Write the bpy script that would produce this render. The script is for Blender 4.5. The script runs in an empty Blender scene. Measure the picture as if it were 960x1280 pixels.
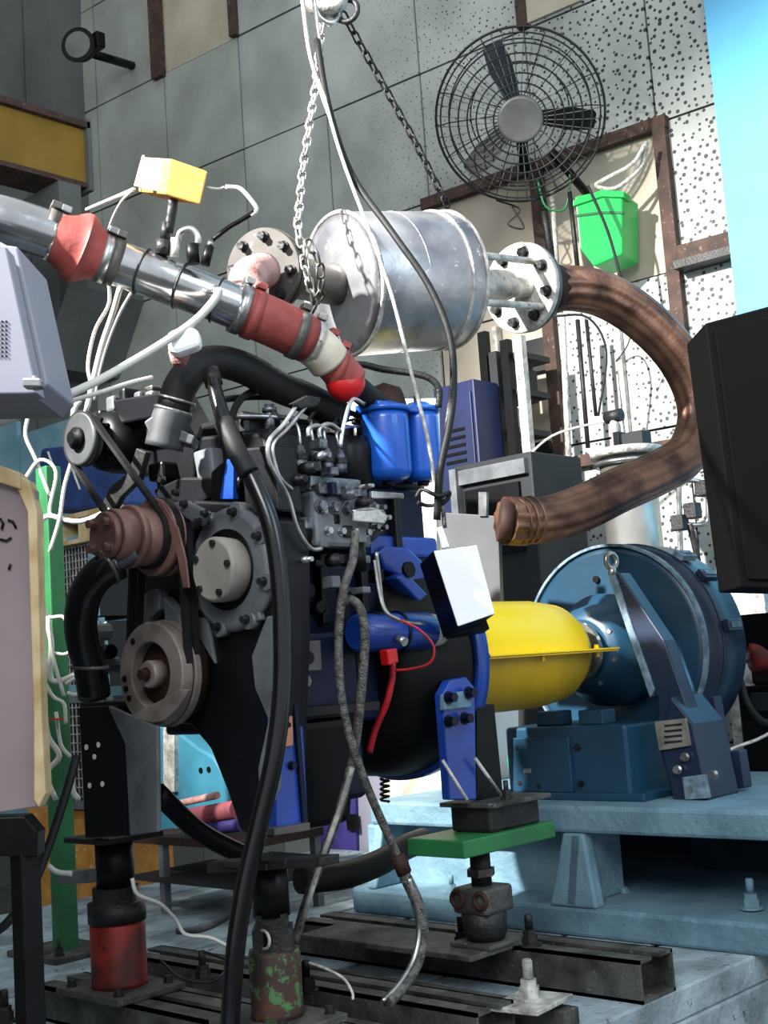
import bpy, bmesh, math, random
from mathutils import Vector, Matrix
random.seed(7)
C = bpy.context.scene
COL = C.collection
# ---------------------------------------------------------------- camera
FPX = 1600.0
AZ = math.radians(43); ROLL = math.radians(4.0); PIT = math.radians(7.05)
Fh = Vector((math.cos(AZ), math.sin(AZ), 0)); R0 = Vector((math.sin(AZ), -math.cos(AZ), 0)); ZZ = Vector((0, 0, 1))
FW = Fh*math.cos(PIT)+ZZ*math.sin(PIT); U0 = -Fh*math.sin(PIT)+ZZ*math.cos(PIT)
IU = U0*math.cos(ROLL)+R0*math.sin(ROLL); IR = R0*math.cos(ROLL)-U0*math.sin(ROLL)
CAM = Vector((-1.951, -2.599, 1.25))
cd = bpy.data.cameras.new('camera'); co = bpy.data.objects.new('camera', cd); COL.objects.link(co)
cd.sensor_fit = 'VERTICAL'; cd.sensor_height = 36; cd.lens = FPX/1280*36
m = Matrix((IR, IU, -FW)).transposed().to_4x4(); m.translation = CAM
co.matrix_world = m; C.camera = co
# ---------------------------------------------------------------- world and light
w = bpy.data.worlds.new('world'); C.world = w; w.use_nodes = True
w.node_tree.nodes['Background'].inputs[0].default_value = (.86, .93, 1.0, 1); w.node_tree.nodes['Background'].inputs[1].default_value = .50
def lamp(kind, name, loc, target, power, col, **k):
    l = bpy.data.lights.new(name, kind); l.energy = power; l.color = col
    for a, b in k.items(): setattr(l, a, b)
    o = bpy.data.objects.new(name, l); COL.objects.link(o); o.location = loc
    o.rotation_euler = (Vector(target)-Vector(loc)).to_track_quat('-Z', 'Y').to_euler(); return o
lamp('SPOT', 'roof_floodlight', (-4.1, 1.0, 5.3), (2.1, -.35, 1.9), 5400, (1.0, .985, .95), spot_size=math.radians(45), spot_blend=.6, shadow_soft_size=.10)
lamp('AREA', 'overhead_fill_light', (-4.2, -3.6, 5.0), (.8, 0, 1.6), 175, (.9, .95, 1.0), size=2.4)  # added fill from overhead for general light, not an actual window
lamp('AREA', 'side_window_light', (1.0, -6.0, 4.2), (1.8, 0, 1.0), 70, (.62, .82, 1.0), size=2.5)
vs = C.view_settings; vs.view_transform = 'Standard'; vs.look = 'None'; vs.gamma = 1; vs.exposure = .75; vs.use_curve_mapping = False
# ---------------------------------------------------------------- pixel -> point helpers (960x1280 frame)
def P(px, py, X=None, Y=None, Z=None, D=None):
    d = FW+IR*((px-480)/FPX)-IU*((py-640)/FPX)
    if X is not None: t = (X-CAM.x)/d.x
    elif Y is not None: t = (Y-CAM.y)/d.y
    elif Z is not None: t = (Z-CAM.z)/d.z
    else: t = D
    return CAM+d*t
BW = math.radians(38)
WR = R0*math.cos(BW)-Fh*math.sin(BW); WN = -(Fh*math.cos(BW)+R0*math.sin(BW))
WO = CAM+Fh*6.8+R0*(220/1600*6.8); WO.z = 0
def W(u, z, off=0): return WO+WR*u+WN*off+ZZ*z
V = Vector
# ---------------------------------------------------------------- materials
def lin(h):
    h = h.lstrip('#'); c = [int(h[i:i+2], 16)/255 for i in (0, 2, 4)]
    return tuple((x/12.92 if x <= .04045 else ((x+.055)/1.055)**2.4) for x in c)+(1,)
def mat(name, c, rough=.5, metal=0.0, c2=None, scale=8, amt=.5, bump=.0, bscale=None, coat=0, wear=None, wamt=.62, emit=None):
    mt = bpy.data.materials.new(name); mt.use_nodes = True; nt = mt.node_tree; N = nt.nodes; L = nt.links
    b = N['Principled BSDF']; b.inputs['Roughness'].default_value = rough; b.inputs['Metallic'].default_value = metal
    if coat: b.inputs['Coat Weight'].default_value = coat
    c = lin(c); c2 = lin(c2) if c2 else tuple(x*.6 for x in c[:3])+(1,)
    g = N.new('ShaderNodeNewGeometry'); n = N.new('ShaderNodeTexNoise'); n.inputs['Scale'].default_value = scale; n.inputs['Detail'].default_value = 6
    L.new(g.outputs['Position'], n.inputs['Vector'])
    r = N.new('ShaderNodeValToRGB'); r.color_ramp.elements[0].position = .35; r.color_ramp.elements[1].position = .35+amt*.6
    r.color_ramp.elements[0].color = c2; r.color_ramp.elements[1].color = c
    L.new(n.outputs['Fac'], r.inputs['Fac']); out = r.outputs['Color']
    if wear:
        n2 = N.new('ShaderNodeTexNoise'); n2.inputs['Scale'].default_value = scale*3.1; n2.inputs['Detail'].default_value = 8; n2.inputs['Roughness'].default_value = .7
        L.new(g.outputs['Position'], n2.inputs['Vector'])
        r2 = N.new('ShaderNodeValToRGB'); r2.color_ramp.elements[0].position = wamt; r2.color_ramp.elements[1].position = wamt+.05
        r2.color_ramp.elements[0].color = (0, 0, 0, 1); r2.color_ramp.elements[1].color = (1, 1, 1, 1)
        L.new(n2.outputs['Fac'], r2.inputs['Fac'])
        mx = N.new('ShaderNodeMix'); mx.data_type = 'RGBA'; L.new(r2.outputs['Color'], mx.inputs[0]); L.new(out, mx.inputs[6]); mx.inputs[7].default_value = lin(wear); out = mx.outputs[2]
    L.new(out, b.inputs['Base Color'])
    if bump:
        n3 = N.new('ShaderNodeTexNoise'); n3.inputs['Scale'].default_value = bscale or scale*6; n3.inputs['Detail'].default_value = 5
        L.new(g.outputs['Position'], n3.inputs['Vector'])
        bp = N.new('ShaderNodeBump'); bp.inputs['Strength'].default_value = bump; bp.inputs['Distance'].default_value = .01
        L.new(n3.outputs['Fac'], bp.inputs['Height']); L.new(bp.outputs['Normal'], b.inputs['Normal'])
    return mt
def perf_mat():
    mt = bpy.data.materials.new('perforated_panel'); mt.use_nodes = True; nt = mt.node_tree; N = nt.nodes; L = nt.links
    b = N['Principled BSDF']; b.inputs['Roughness'].default_value = .6
    g = N.new('ShaderNodeNewGeometry'); s = N.new('ShaderNodeSeparateXYZ'); L.new(g.outputs['Position'], s.inputs[0])
    cb = N.new('ShaderNodeCombineXYZ'); L.new(s.outputs['Y'], cb.inputs[0]); L.new(s.outputs['Z'], cb.inputs[1])
    v = N.new('ShaderNodeTexVoronoi'); v.voronoi_dimensions = '2D'; v.inputs['Scale'].default_value = 23; v.inputs['Randomness'].default_value = .85
    L.new(cb.outputs[0], v.inputs['Vector'])
    # perforation holes are finer on the far panels and coarser towards the right
    mr = N.new('ShaderNodeMapRange'); mr.inputs['From Min'].default_value = 3.1; mr.inputs['From Max'].default_value = .6; mr.inputs['To Min'].default_value = .0; mr.inputs['To Max'].default_value = .235
    L.new(s.outputs['Y'], mr.inputs['Value'])
    rv = N.new('ShaderNodeSeparateColor'); L.new(v.outputs['Color'], rv.inputs[0])
    mu = N.new('ShaderNodeMath'); mu.operation = 'MULTIPLY_ADD'; L.new(rv.outputs[0], mu.inputs[0]); mu.inputs[1].default_value = .5; mu.inputs[2].default_value = .62
    m2 = N.new('ShaderNodeMath'); m2.operation = 'MULTIPLY'; L.new(mu.outputs[0], m2.inputs[0]); L.new(mr.outputs[0], m2.inputs[1])
    lt = N.new('ShaderNodeMath'); lt.operation = 'LESS_THAN'; L.new(v.outputs['Distance'], lt.inputs[0]); L.new(m2.outputs[0], lt.inputs[1])
    n = N.new('ShaderNodeTexNoise'); n.inputs['Scale'].default_value = 1.6; n.inputs['Detail'].default_value = 8; L.new(g.outputs['Position'], n.inputs['Vector'])
    r = N.new('ShaderNodeValToRGB'); r.color_ramp.elements[0].position = .35; r.color_ramp.elements[1].position = .62
    r.color_ramp.elements[0].color = lin('#92968f'); r.color_ramp.elements[1].color = lin('#b8bbb4'); L.new(n.outputs['Fac'], r.inputs['Fac'])
    mx = N.new('ShaderNodeMix'); mx.data_type = 'RGBA'; L.new(lt.outputs[0], mx.inputs[0]); L.new(r.outputs[0], mx.inputs[6]); mx.inputs[7].default_value = lin('#2c302e')
    L.new(mx.outputs[2], b.inputs['Base Color'])
    return mt
M = dict(
 perf=perf_mat(),
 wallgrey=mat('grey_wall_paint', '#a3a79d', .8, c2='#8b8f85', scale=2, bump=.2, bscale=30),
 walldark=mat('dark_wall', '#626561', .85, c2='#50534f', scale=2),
 gap=mat('joint_black', '#1c1d1c', .9),
 beige=mat('beige_board', '#c0b6a4', .75, c2='#a89c88', scale=2.5),
 greyboard=mat('grey_board', '#a3a198', .75, c2='#86847c', scale=3),
 rust=mat('rusty_frame', '#4c352b', .8, c2='#33251f', scale=12, wear='#75665a', wamt=.6),
 girder=mat('ochre_girder', '#8a6a1c', .6, c2='#6f5413', scale=3),
 sky=mat('pale_blue_paint', '#62add0', .8, c2='#58a4c9', scale=2),
 floor=mat('concrete_floor', '#4c4d4c', .9, c2='#383938', scale=4, bump=.3),
 bed=mat('worn_pale_bed', '#9fb0b6', .7, c2='#6d777b', scale=7, wear='#3f3f3c', wamt=.6, bump=.5, bscale=60),
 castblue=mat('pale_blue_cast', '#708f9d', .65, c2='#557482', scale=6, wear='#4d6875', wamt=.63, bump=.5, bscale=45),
 dirt=mat('dirty_steel', '#5a5955', .6, .35, c2='#2e2c2a', scale=12, wear='#8c8a84', wamt=.62, bump=.4),
 darksteel=mat('dark_steel', '#2b2a29', .5, .3, c2='#171717', scale=14, bump=.3, wear='#5a5752', wamt=.66),
 black=mat('black_paint', '#0d0e10', .42, c2='#070708', scale=20),
 blackgloss=mat('black_rubber_gloss', '#101012', .22, c2='#08080a', scale=10),
 rubber=mat('black_rubber', '#1d1d1d', .6, c2='#101010', scale=10, bump=.15),
 engine=mat('engine_black', '#0f1013', .4, c2='#0b0c0f', scale=14, wear='#26282c', wamt=.7, bump=.08),
 enggrey=mat('engine_grey', '#6f7275', .5, .1, c2='#505356', scale=9, wear='#83868a', wamt=.68),
 engblue=mat('engine_blue', '#1a44a0', .35, c2='#143480', scale=7, coat=.2),
 engnavy=mat('engine_navy', '#0a1430', .4, c2='#060b1c', scale=7),
 filt=mat('filter_blue', '#1f62c8', .3, c2='#1a55b4', scale=5, coat=.3),
 pump=mat('pump_metal', '#8b8d92', .35, .7, c2='#3a3c40', scale=40, bump=.3),
 brownred=mat('rusty_pulley', '#86625a', .5, .2, c2='#5c4039', scale=10, wear='#8b7068', wamt=.63),
 pulley=mat('brown_grey_pulley', '#92877f', .5, .2, c2='#6e635c', scale=12),
 rustdark=mat('dark_rust', '#3a221b', .7, c2='#241511', scale=14),
 chrome=mat('chrome_pipe', '#cfcfcf', .2, .95, c2='#a9a9a9', scale=6, bump=.06, bscale=40),
 alu=mat('muffler_aluminium', '#cdcccd', .38, .75, c2='#8a8a90', scale=6, wear='#f0efec', wamt=.62, bump=.5, bscale=11),
 weld=mat('weld_grey', '#cfccc4', .6, .3, c2='#8f8c86', scale=18, wear='#55514c', wamt=.6, bump=.6, bscale=50),
 flange=mat('grey_flange', '#67635d', .5, .4, c2='#4b4844', scale=9, wear='#9e9a92', wamt=.6),
 silicone=mat('red_silicone', '#a04c45', .6, c2='#84362f', scale=8, bump=.2),
 pinkwrap=mat('pink_wrap', '#b5918b', .75, c2='#8f5f58', scale=14, bump=.4),
 redcap=mat('red_plastic', '#d0181c', .35, c2='#a81014', scale=8),
 steel=mat('bright_steel', '#c9c9c7', .3, .9, c2='#8d8d8b', scale=20),
 braid=mat('braided_hose', '#74716a', .5, .4, c2='#3c3a36', scale=60, bump=.6, bscale=200),
 hosebrown=mat('bronze_hose', '#8a6450', .42, .45, c2='#452e25', scale=9, bump=.25, bscale=70),
 white=mat('white_plastic', '#ffffff', .5, c2='#f6f6f4', scale=4),
 whitecable=mat('white_cable', '#c4c2bb', .55, c2='#bdbab2', scale=20),
 rope=mat('white_rope', '#cfccc2', .8, c2='#98958c', scale=60, bump=.5),
 wood=mat('light_wood', '#c9b58e', .7, c2='#a58a5c', scale=12),
 woodor=mat('orange_wood', '#c98f3e', .7, c2='#a8742e', scale=14, wear='#e2d3b0', wamt=.6),
 paper=mat('pale_paper', '#d8cfbd', .7, c2='#bfb49f', scale=16, wear='#8d8474', wamt=.64),
 card=mat('brown_grey_card', '#8d7f7f', .85, c2='#7e7072', scale=3),
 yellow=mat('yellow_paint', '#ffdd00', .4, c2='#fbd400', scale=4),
 yellowl=mat('yellow_paint_shaded', '#c8a00c', .45, c2='#b08c0c', scale=4),  # same guard yellow; underside shade put into a darker copy
 dynob=mat('dyno_teal', '#1a4058', .38, c2='#153548', scale=4, wear='#3c6478', wamt=.68),
 dynon=mat('dyno_navy', '#1c2a42', .4, c2='#162136', scale=5, wear='#4a5878', wamt=.7),
 baseint=mat('recess_shade_teal', '#1b3444', .7, c2='#12242f', scale=5),  # pale cast base again, with the recess shadow put into the colour
 edge=mat('pale_edge', '#7f929c', .7, c2='#4a6070', scale=30),
 green=mat('green_paint', '#27703f', .5, c2='#1e5632', scale=5, wear='#7d8f7e', wamt=.68),
 greenbox=mat('green_plastic', '#23b04f', .35, c2='#1f9a45', scale=2),
 jackred=mat('red_jack', '#a8261e', .5, c2='#4e1813', scale=9, wear='#2a1411', wamt=.62),
 cabgrey=mat('grey_cabinet', '#77777a', .5, c2='#6a6a6c', scale=2),
 boxlav=mat('lavender_grey_cabinet', '#8b8a97', .55, c2='#807f8c', scale=2),
 cabdark=mat('dark_grey_cabinet', '#2a2b2d', .6, c2='#202123', scale=3),
 panelblack=mat('black_panel', '#060606', .7, c2='#040404', scale=3),
 cabblue=mat('blue_cabinet', '#0f1a48', .5, c2='#0a1436', scale=4),
 tarp=mat('blue_tarp', '#23407a', .6, c2='#182c58', scale=6, bump=.5, bscale=14),
 tealpale=mat('pale_teal_panel', '#7fa3b0', .5, c2='#5f8796', scale=4),
 cyan=mat('cyan_plastic', '#3c8096', .5, c2='#2c6678', scale=4),
 redcloth=mat('red_cloth', '#8e444b', .8, c2='#6c3038', scale=12),
 purple=mat('purple_cloth', '#3f3480', .7, c2='#2d2566', scale=10),
 rustgreen=mat('rust_green_stain', '#4a2c20', .7, c2='#241511', scale=9, wear='#3f6b3c', wamt=.53),
 capgrey=mat('cap_grey', '#a39c92', .55, .1, c2='#857e76', scale=7),
 platedull=mat('dull_plate', '#55565a', .6, c2='#48494c', scale=5),
 mufflange=mat('muffler_flange', '#4d4945', .55, .3, c2='#383532', scale=9, wear='#6b665f', wamt=.62),
 dullgrey=mat('shaded_grey_casting', '#46484a', .55, .1, c2='#303234', scale=12),  # pulley and thermostat darkened; their missing shade put into the colour
 tank=mat('steel_tank', '#b4b2ac', .3, .8, c2='#8e8c86', scale=5),
 copper=mat('copper_label', '#c98568', .5, c2='#a86a50', scale=16),
 plate=mat('name_plate', '#a8a498', .4, .4, c2='#7a766c', scale=14),
 redwire=mat('red_wire', '#c02028', .4, c2='#901a20', scale=20),
 fanblack=mat('fan_black', '#121212', .5, c2='#0a0a0a', scale=6),
 fangrey=mat('fan_grey', '#73736f', .45, .3, c2='#585854', scale=6),
)
for k_, sp in (('black', .2), ('engine', .3), ('engnavy', .25), ('panelblack', .1), ('rubber', .3), ('baseint', .2), ('rustdark', .3), ('cabdark', .3)):
    M[k_].node_tree.nodes['Principled BSDF'].inputs['Specular IOR Level'].default_value = sp
# ---------------------------------------------------------------- mesh helpers
def frame(ax):
    a = V(ax).normalized(); h = ZZ if abs(a.z) < .9 else V((1, 0, 0))
    u = a.cross(h).normalized(); v = u.cross(a).normalized(); return a, u, v   # v ~ up
class MB:
    def __init__(s): s.v = []; s.f = []; s.sm = []
    def add(s, vs, fs, sm=False):
        o = len(s.v); s.v += [tuple(x) for x in vs]; s.f += [tuple(i+o for i in f) for f in fs]; s.sm += [sm]*len(fs); return s
    def box(s, a, b):
        x0, x1 = sorted((a[0], b[0])); y0, y1 = sorted((a[1], b[1])); z0, z1 = sorted((a[2], b[2]))
        return s.add([(x0,y0,z0),(x1,y0,z0),(x1,y1,z0),(x0,y1,z0),(x0,y0,z1),(x1,y0,z1),(x1,y1,z1),(x0,y1,z1)],
            [(0,3,2,1),(4,5,6,7),(0,1,5,4),(1,2,6,5),(2,3,7,6),(3,0,4,7)])
    def obox(s, c, ax, ay, az):   # centre and three half vectors
        c = V(c); vs = [c+ax*i+ay*j+az*k for k in (-1, 1) for (i, j) in ((-1,-1),(1,-1),(1,1),(-1,1))]
        return s.add(vs, [(0,3,2,1),(4,5,6,7),(0,1,5,4),(1,2,6,5),(2,3,7,6),(3,0,4,7)])
    def prism(s, pts, vec):
        n = len(pts); vec = V(vec); vs = [V(p) for p in pts]+[V(p)+vec for p in pts]
        return s.add(vs, [tuple(range(n))[::-1], tuple(range(n, 2*n))]+[(i, (i+1) % n, n+(i+1) % n, n+i) for i in range(n)])
    def lathe(s, c, ax, prof, n=32, smooth=True, lobes=0, la=0):
        a, u, v = frame(ax); c = V(c); vs = []; fs = []
        for d, r in prof:
            for i in range(n):
                t = 2*math.pi*i/n; rr = r*(1+(la*math.cos(lobes*t) if lobes else 0)); vs.append(c+a*d+(u*math.cos(t)+v*math.sin(t))*rr)
        k = len(prof)
        for j in range(k-1):
            for i in range(n): fs.append((j*n+i, j*n+(i+1) % n, (j+1)*n+(i+1) % n, (j+1)*n+i))
        o = len(s.v); s.add(vs, fs, smooth)
        s.f += [tuple(o+i for i in range(n))[::-1], tuple(o+(k-1)*n+i for i in range(n))]; s.sm += [False, False]; return s
    def cyl(s, p0, p1, r, r2=None, n=20):
        p0 = V(p0); p1 = V(p1); d = (p1-p0).length
        return s.lathe(p0, p1-p0, [(0, r), (d, r if r2 is None else r2)], n)
    def ring(s, c, ax, R, r, n=40, k=6):
        a, u, v = frame(ax); c = V(c); vs = []; fs = []
        for i in range(n):
            t = 2*math.pi*i/n; rd = u*math.cos(t)+v*math.sin(t)
            for j in range(k): q = 2*math.pi*j/k; vs.append(c+rd*(R+r*math.cos(q))+a*(r*math.sin(q)))
        for i in range(n):
            for j in range(k): fs.append((i*k+j, ((i+1) % n)*k+j, ((i+1) % n)*k+(j+1) % k, i*k+(j+1) % k))
        return s.add(vs, fs, True)
    def annulus(s, c, ax, ri, ro, h, n=40):
        a, u, v = frame(ax); c = V(c); vs = []; fs = []
        for i in range(n):
            t = 2*math.pi*i/n; rd = u*math.cos(t)+v*math.sin(t)
            vs += [c+rd*ri, c+rd*ro, c+rd*ro+a*h, c+rd*ri+a*h]
        for i in range(n):
            for j in range(4): fs.append((i*4+j, ((i+1) % n)*4+j, ((i+1) % n)*4+(j+1) % 4, i*4+(j+1) % 4))
        return s.add(vs, fs)
    def tube(s, pts, r, k=8, sub=5, lobes=0, la=0, raw=False, rough=0):
        pts = [V(p) for p in pts]
        if raw or len(pts) < 3: q = pts
        else:
            q = []; e = [pts[0]*2-pts[1]]+pts+[pts[-1]*2-pts[-2]]
            for i in range(1, len(e)-2):
                for j in range(sub):
                    t = j/sub; a, b, c, d = e[i-1:i+3]
                    q.append(.5*((2*b)+(c-a)*t+(2*a-5*b+4*c-d)*t*t+(3*b-a-3*c+d)*t**3))
            q.append(pts[-1])
        T = (q[1]-q[0]).normalized(); _, u, v = frame(T); vs = []; n = len(q)
        for i in range(n):
            T2 = (q[min(i+1, n-1)]-q[max(i-1, 0)]).normalized()
            u = (u-T2*u.dot(T2)).normalized(); v = T2.cross(u)
            rr = r(i/(n-1)) if callable(r) else r
            if rough: rr *= 1+random.uniform(-rough, rough)
            for j in range(k):
                t = 2*math.pi*j/k; r3 = rr*(1+(la*math.cos(lobes*t) if lobes else 0)); vs.append(q[i]+(u*math.cos(t)+v*math.sin(t))*r3)
        fs = [(i*k+j, i*k+(j+1) % k, (i+1)*k+(j+1) % k, (i+1)*k+j) for i in range(n-1) for j in range(k)]
        o = len(s.v); s.add(vs, fs, True)
        s.f += [tuple(o+j for j in range(k))[::-1], tuple(o+(n-1)*k+j for j in range(k))]; s.sm += [False, False]; return s
    def bolt(s, c, ax, r=.01, h=.012, shank=0):
        a = V(ax).normalized(); c = V(c); s.lathe(c, a, [(0, r*1.25), (h*.25, r*1.25)], 12, False); s.lathe(c+a*h*.25, a, [(0, r), (h, r)], 6, False)
        if shank: s.lathe(c+a*h, a, [(0, r*.5), (shank, r*.5)], 8)
        return s
    def build(s, name, m, parent=None, bev=0, label=None, kind=None):
        me = bpy.data.meshes.new(name); me.from_pydata(s.v, [], s.f); me.polygons.foreach_set('use_smooth', s.sm); me.materials.append(M[m] if isinstance(m, str) else m)
        bm = bmesh.new(); bm.from_mesh(me); bmesh.ops.recalc_face_normals(bm, faces=bm.faces); bm.to_mesh(me); bm.free(); me.update()
        o = bpy.data.objects.new(name, me); COL.objects.link(o)
        if bev:
            b = o.modifiers.new('bevel', 'BEVEL'); b.width = bev; b.segments = 2; b.limit_method = 'ANGLE'; b.angle_limit = .8
        if parent:
            o.parent = parent; o.matrix_parent_inverse = Matrix() if parent.parent else Matrix.Translation(-parent.location)
        if label: o['label'] = label
        if kind: o['kind'] = kind
        return o
def thing(name, label, cat, loc=(0, 0, 0), group=None):
    o = bpy.data.objects.new(name, None); COL.objects.link(o); o.location = loc; o.empty_display_size = .1
    o['label'] = label; o['category'] = cat
    if group: o['group'] = group
    return o
def tag(o, label, cat, group=None):
    o['label'] = label; o['category'] = cat
    if group: o['group'] = group
    return o
def struct(o): o['kind'] = 'structure'; return o
def recenter(o, c):   # put a single mesh's origin at its base
    o.data.transform(Matrix.Translation(-V(c))); o.location = V(c); return o
def bolts(parent, c, ax, R, n, r=.01, h=.012, m='darksteel', name='bolt', ph=0, shank=0):
    a, u, v = frame(ax); first = None
    for i in range(n):
        t = 2*math.pi*i/n+ph; p = V(c)+(u*math.cos(t)+v*math.sin(t))*R
        if first is None:
            first = MB().bolt(p, ax, r, h, shank).build(name, m, parent); p0 = p
        else:
            o = first.copy(); COL.objects.link(o); o.parent = parent; o.matrix_parent_inverse = first.matrix_parent_inverse.copy(); o.location = p-p0
def cable(name, label, cat, pts, r, m, group=None, k=6, **kw):
    q = [P(x, y, D=d) for x, y, d in pts]
    o = MB().tube(q, r, k, **kw).build(name, m); return tag(o, label, cat, group)
def pp(pts, **k): return [P(x, y, **k) for x, y in pts]
XA = V((1, 0, 0)); XN = V((-1, 0, 0)); YN = V((0, -1, 0))
# ================================================================ SETTING
struct(MB().box((-6, -6, -.2), (W(0, 0, -.3).x+.5, 7.5, 0)).build('floor', 'floor'))
wb = bpy.data.objects.new('wall_back', None); COL.objects.link(wb); struct(wb)
def wbox(u0, u1, z0, z1, o0, o1):
    c = W((u0+u1)/2, (z0+z1)/2, (o0+o1)/2); return MB().obox(c, WR*((u1-u0)/2), WN*((o1-o0)/2), ZZ*((z1-z0)/2))
wbox(-6.2, 3.0, 0, 8.7, -.18, -.045).build('backing', 'gap', wb)
us = [.77+.73*k for k in range(-9, 3)]; zs = [3.95+.79*k for k in range(-5, 6)]
skip = {(-1, 4), (0, 4), (-5, 7), (-1, 3), (-1, 2), (0, 5), (1, 4)}
for i in range(len(us)-1):
    for j in range(len(zs)-1):
        k = i-9+1
        key = (round((us[i]-.77)/.73), j)
        g = .006; z0, z1, u0, u1 = zs[j], zs[j+1], us[i], us[i+1]
        far = u1 < -2.0
        mt = 'wallgrey' if far else 'perf'
        off = random.uniform(-.004, .004)
        if key == (-1, 4): mt = 'beige'; off = -.012          # right window bay, behind the green box
        elif key in ((-2, 4), (-2, 3)): mt = 'beige'; off = -.012
        elif key == (-5, 7): mt = 'beige'; off = -.012
        elif key == (-2, 2): mt = 'greyboard'; off = -.012
        wbox(u0+g, u1-g, z0+g, z1-g, -.02+off, .0+off).build('panel', mt, wb)
# plain lower and upper courses
for u0, u1 in ((-6.2, -5.81),): wbox(u0, u1, 0, 8.6, -.02, 0).build('panel', 'wallgrey', wb)
wbox(.04, .42, 4.76, 5.52, .002, .02).build('board', 'beige', wb)
n = 0
def trim(u0, u1, z0, z1, o0, o1, m='rust'):
    global n; n += 1
    return struct(wbox(u0, u1, z0, z1, o0, o1).build('trim_%d' % n, m))
trim(-.72, .84, 3.90, 3.965, .0, .05); trim(.765, .835, 2.3, 3.90, .0, .05); trim(.02, .09, 1.2, 3.90, .0, .05)
trim(.84, 1.19, 3.17, 3.26, .0, .07); trim(.84, 1.19, 3.13, 3.17, .0, .12, 'darksteel')
trim(-2.96, -2.86, 5.5, 6.6, 0, .05); trim(-2.19, -2.13, 5.53, 6.6, 0, .04); trim(.02, .08, 4.74, 5.2, 0, .04)
trim(.44, .47, 1.2, 3.12, .0, .04, 'weld'); trim(-.30, -.27, .6, 3.1, .0, .05, 'weld'); trim(.14, .77, 2.24, 2.30, 0, .05)
trim(-.69, .0, 2.35, 2.41, 0, .05, 'cabdark')
# left wall, pillar and a dark prism put in for the stair shadow
yl = W(-4.05, 0).y
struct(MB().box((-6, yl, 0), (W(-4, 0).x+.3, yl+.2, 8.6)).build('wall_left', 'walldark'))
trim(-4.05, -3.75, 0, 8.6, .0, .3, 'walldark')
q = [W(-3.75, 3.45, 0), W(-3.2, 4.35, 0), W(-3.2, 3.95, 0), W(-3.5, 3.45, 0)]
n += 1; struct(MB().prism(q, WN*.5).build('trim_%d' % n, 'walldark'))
# pale blue sheeted bay at the right
struct(wbox(1.19, 2.6, 0, 8.6, .0, .25).build('wall_right', 'sky'))
# crane girder
t = thing('crane_girder', 'ochre yellow crane girder high on the left wall', 'girder', P(100, 230, D=7.6))
g0 = P(108, 190, D=7.6); zt = P(108, 153, D=7.6).z; zb = P(108, 237, D=7.6).z
MB().box((g0.x-4, g0.y+.02, zb+.03), (g0.x, g0.y+.22, zt-.03)).build('web', 'girder', t)
MB().box((g0.x-4, g0.y-.02, zt-.03), (g0.x+.02, g0.y+.26, zt+.01)).build('top_flange', 'rust', t)
MB().box((g0.x-4, g0.y-.0, zb-.0), (g0.x+.02, g0.y+.26, zb+.03)).build('bottom_flange', 'rust', t)
MB().box((g0.x, g0.y-.02, zb-.02), (g0.x+.03, g0.y+.28, zt+.03)).build('end_plate', 'walldark', t)
MB().box((g0.x-.2, g0.y, zb-.2), (g0.x-.05, yl-.01, zb)).build('bracket', 'walldark', t)
# dark wall lamp / hoist on the upper left wall
t = thing('wall_floodlight', 'small dark unlit floodlight on a wall arm, upper left', 'lamp', P(110, 65, D=8.8))
c = P(108, 65, D=8.8)
MB().lathe(c, V((-.8, -.5, -.1)), [(0, .05), (.05, .09), (.14, .12)], 20).build('housing', 'black', t)
MB().lathe(c+V((-.8, -.5, -.1)).normalized()*.135, V((-.8, -.5, -.1)), [(0, .09), (.01, .09)], 20).build('lens', 'fangrey', t)
MB().cyl(c, W(-3.2, P(108, 65, D=8.8).z+.1, .0), .03).build('arm', 'black', t)
MB().box(c+V((-.02, -.16, -.02)), c+V((.05, -.05, .09))).build('ballast_box', 'black', t, .01)
# ================================================================ FAN
fc = P(650, 145, D=6.4); fa = (CAM-fc).normalized(); fa = (fa+V((0, 0, -.12))).normalized()
t = thing('wall_fan', 'large round black wall fan with wire guard high on perforated wall', 'fan', fc)
a, fu, fv = frame(fa)
for R, d in ((.42, 0), (.395, .05), (.35, .09), (.305, .115), (.26, .13), (.215, .14), (.17, .148), (.13, .15)):
    MB().ring(fc+fa*d, fa, R, .0045 if R < .41 else .007, 56, 5).build('guard_ring', 'fanblack', t)
for R, d in ((.36, -.10), (.25, -.13)): MB().ring(fc+fa*d, fa, R, .004, 48, 5).build('guard_ring', 'fanblack', t)
prof = [(.42, 0), (.395, .05), (.35, .09), (.26, .13), (.17, .148), (.10, .15)]
mb = MB(); mb2 = MB()
for i in range(48):
    th = 2*math.pi*i/48; rd = fu*math.cos(th)+fv*math.sin(th)
    mb.tube([fc+rd*R+fa*d for R, d in prof], .0022, 4, raw=True)
    if i % 3 == 0: mb2.tube([fc+rd*R+fa*d for R, d in ((.42, 0), (.36, -.10), (.1, -.14))], .003, 4, raw=True)
mb.build('guard_spokes', 'fangrey', t, kind='stuff'); mb2.build('rear_spokes', 'fanblack', t, kind='stuff')
MB().lathe(fc+fa*.145, fa, [(0, .112), (.012, .112), (.018, .1)], 32).build('hub_badge', 'fangrey', t)
MB().lathe(fc-fa*.2, fa, [(0, .07), (.04, .09), (.2, .09), (.24, .06)], 24).build('motor', 'fanblack', t)
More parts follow.
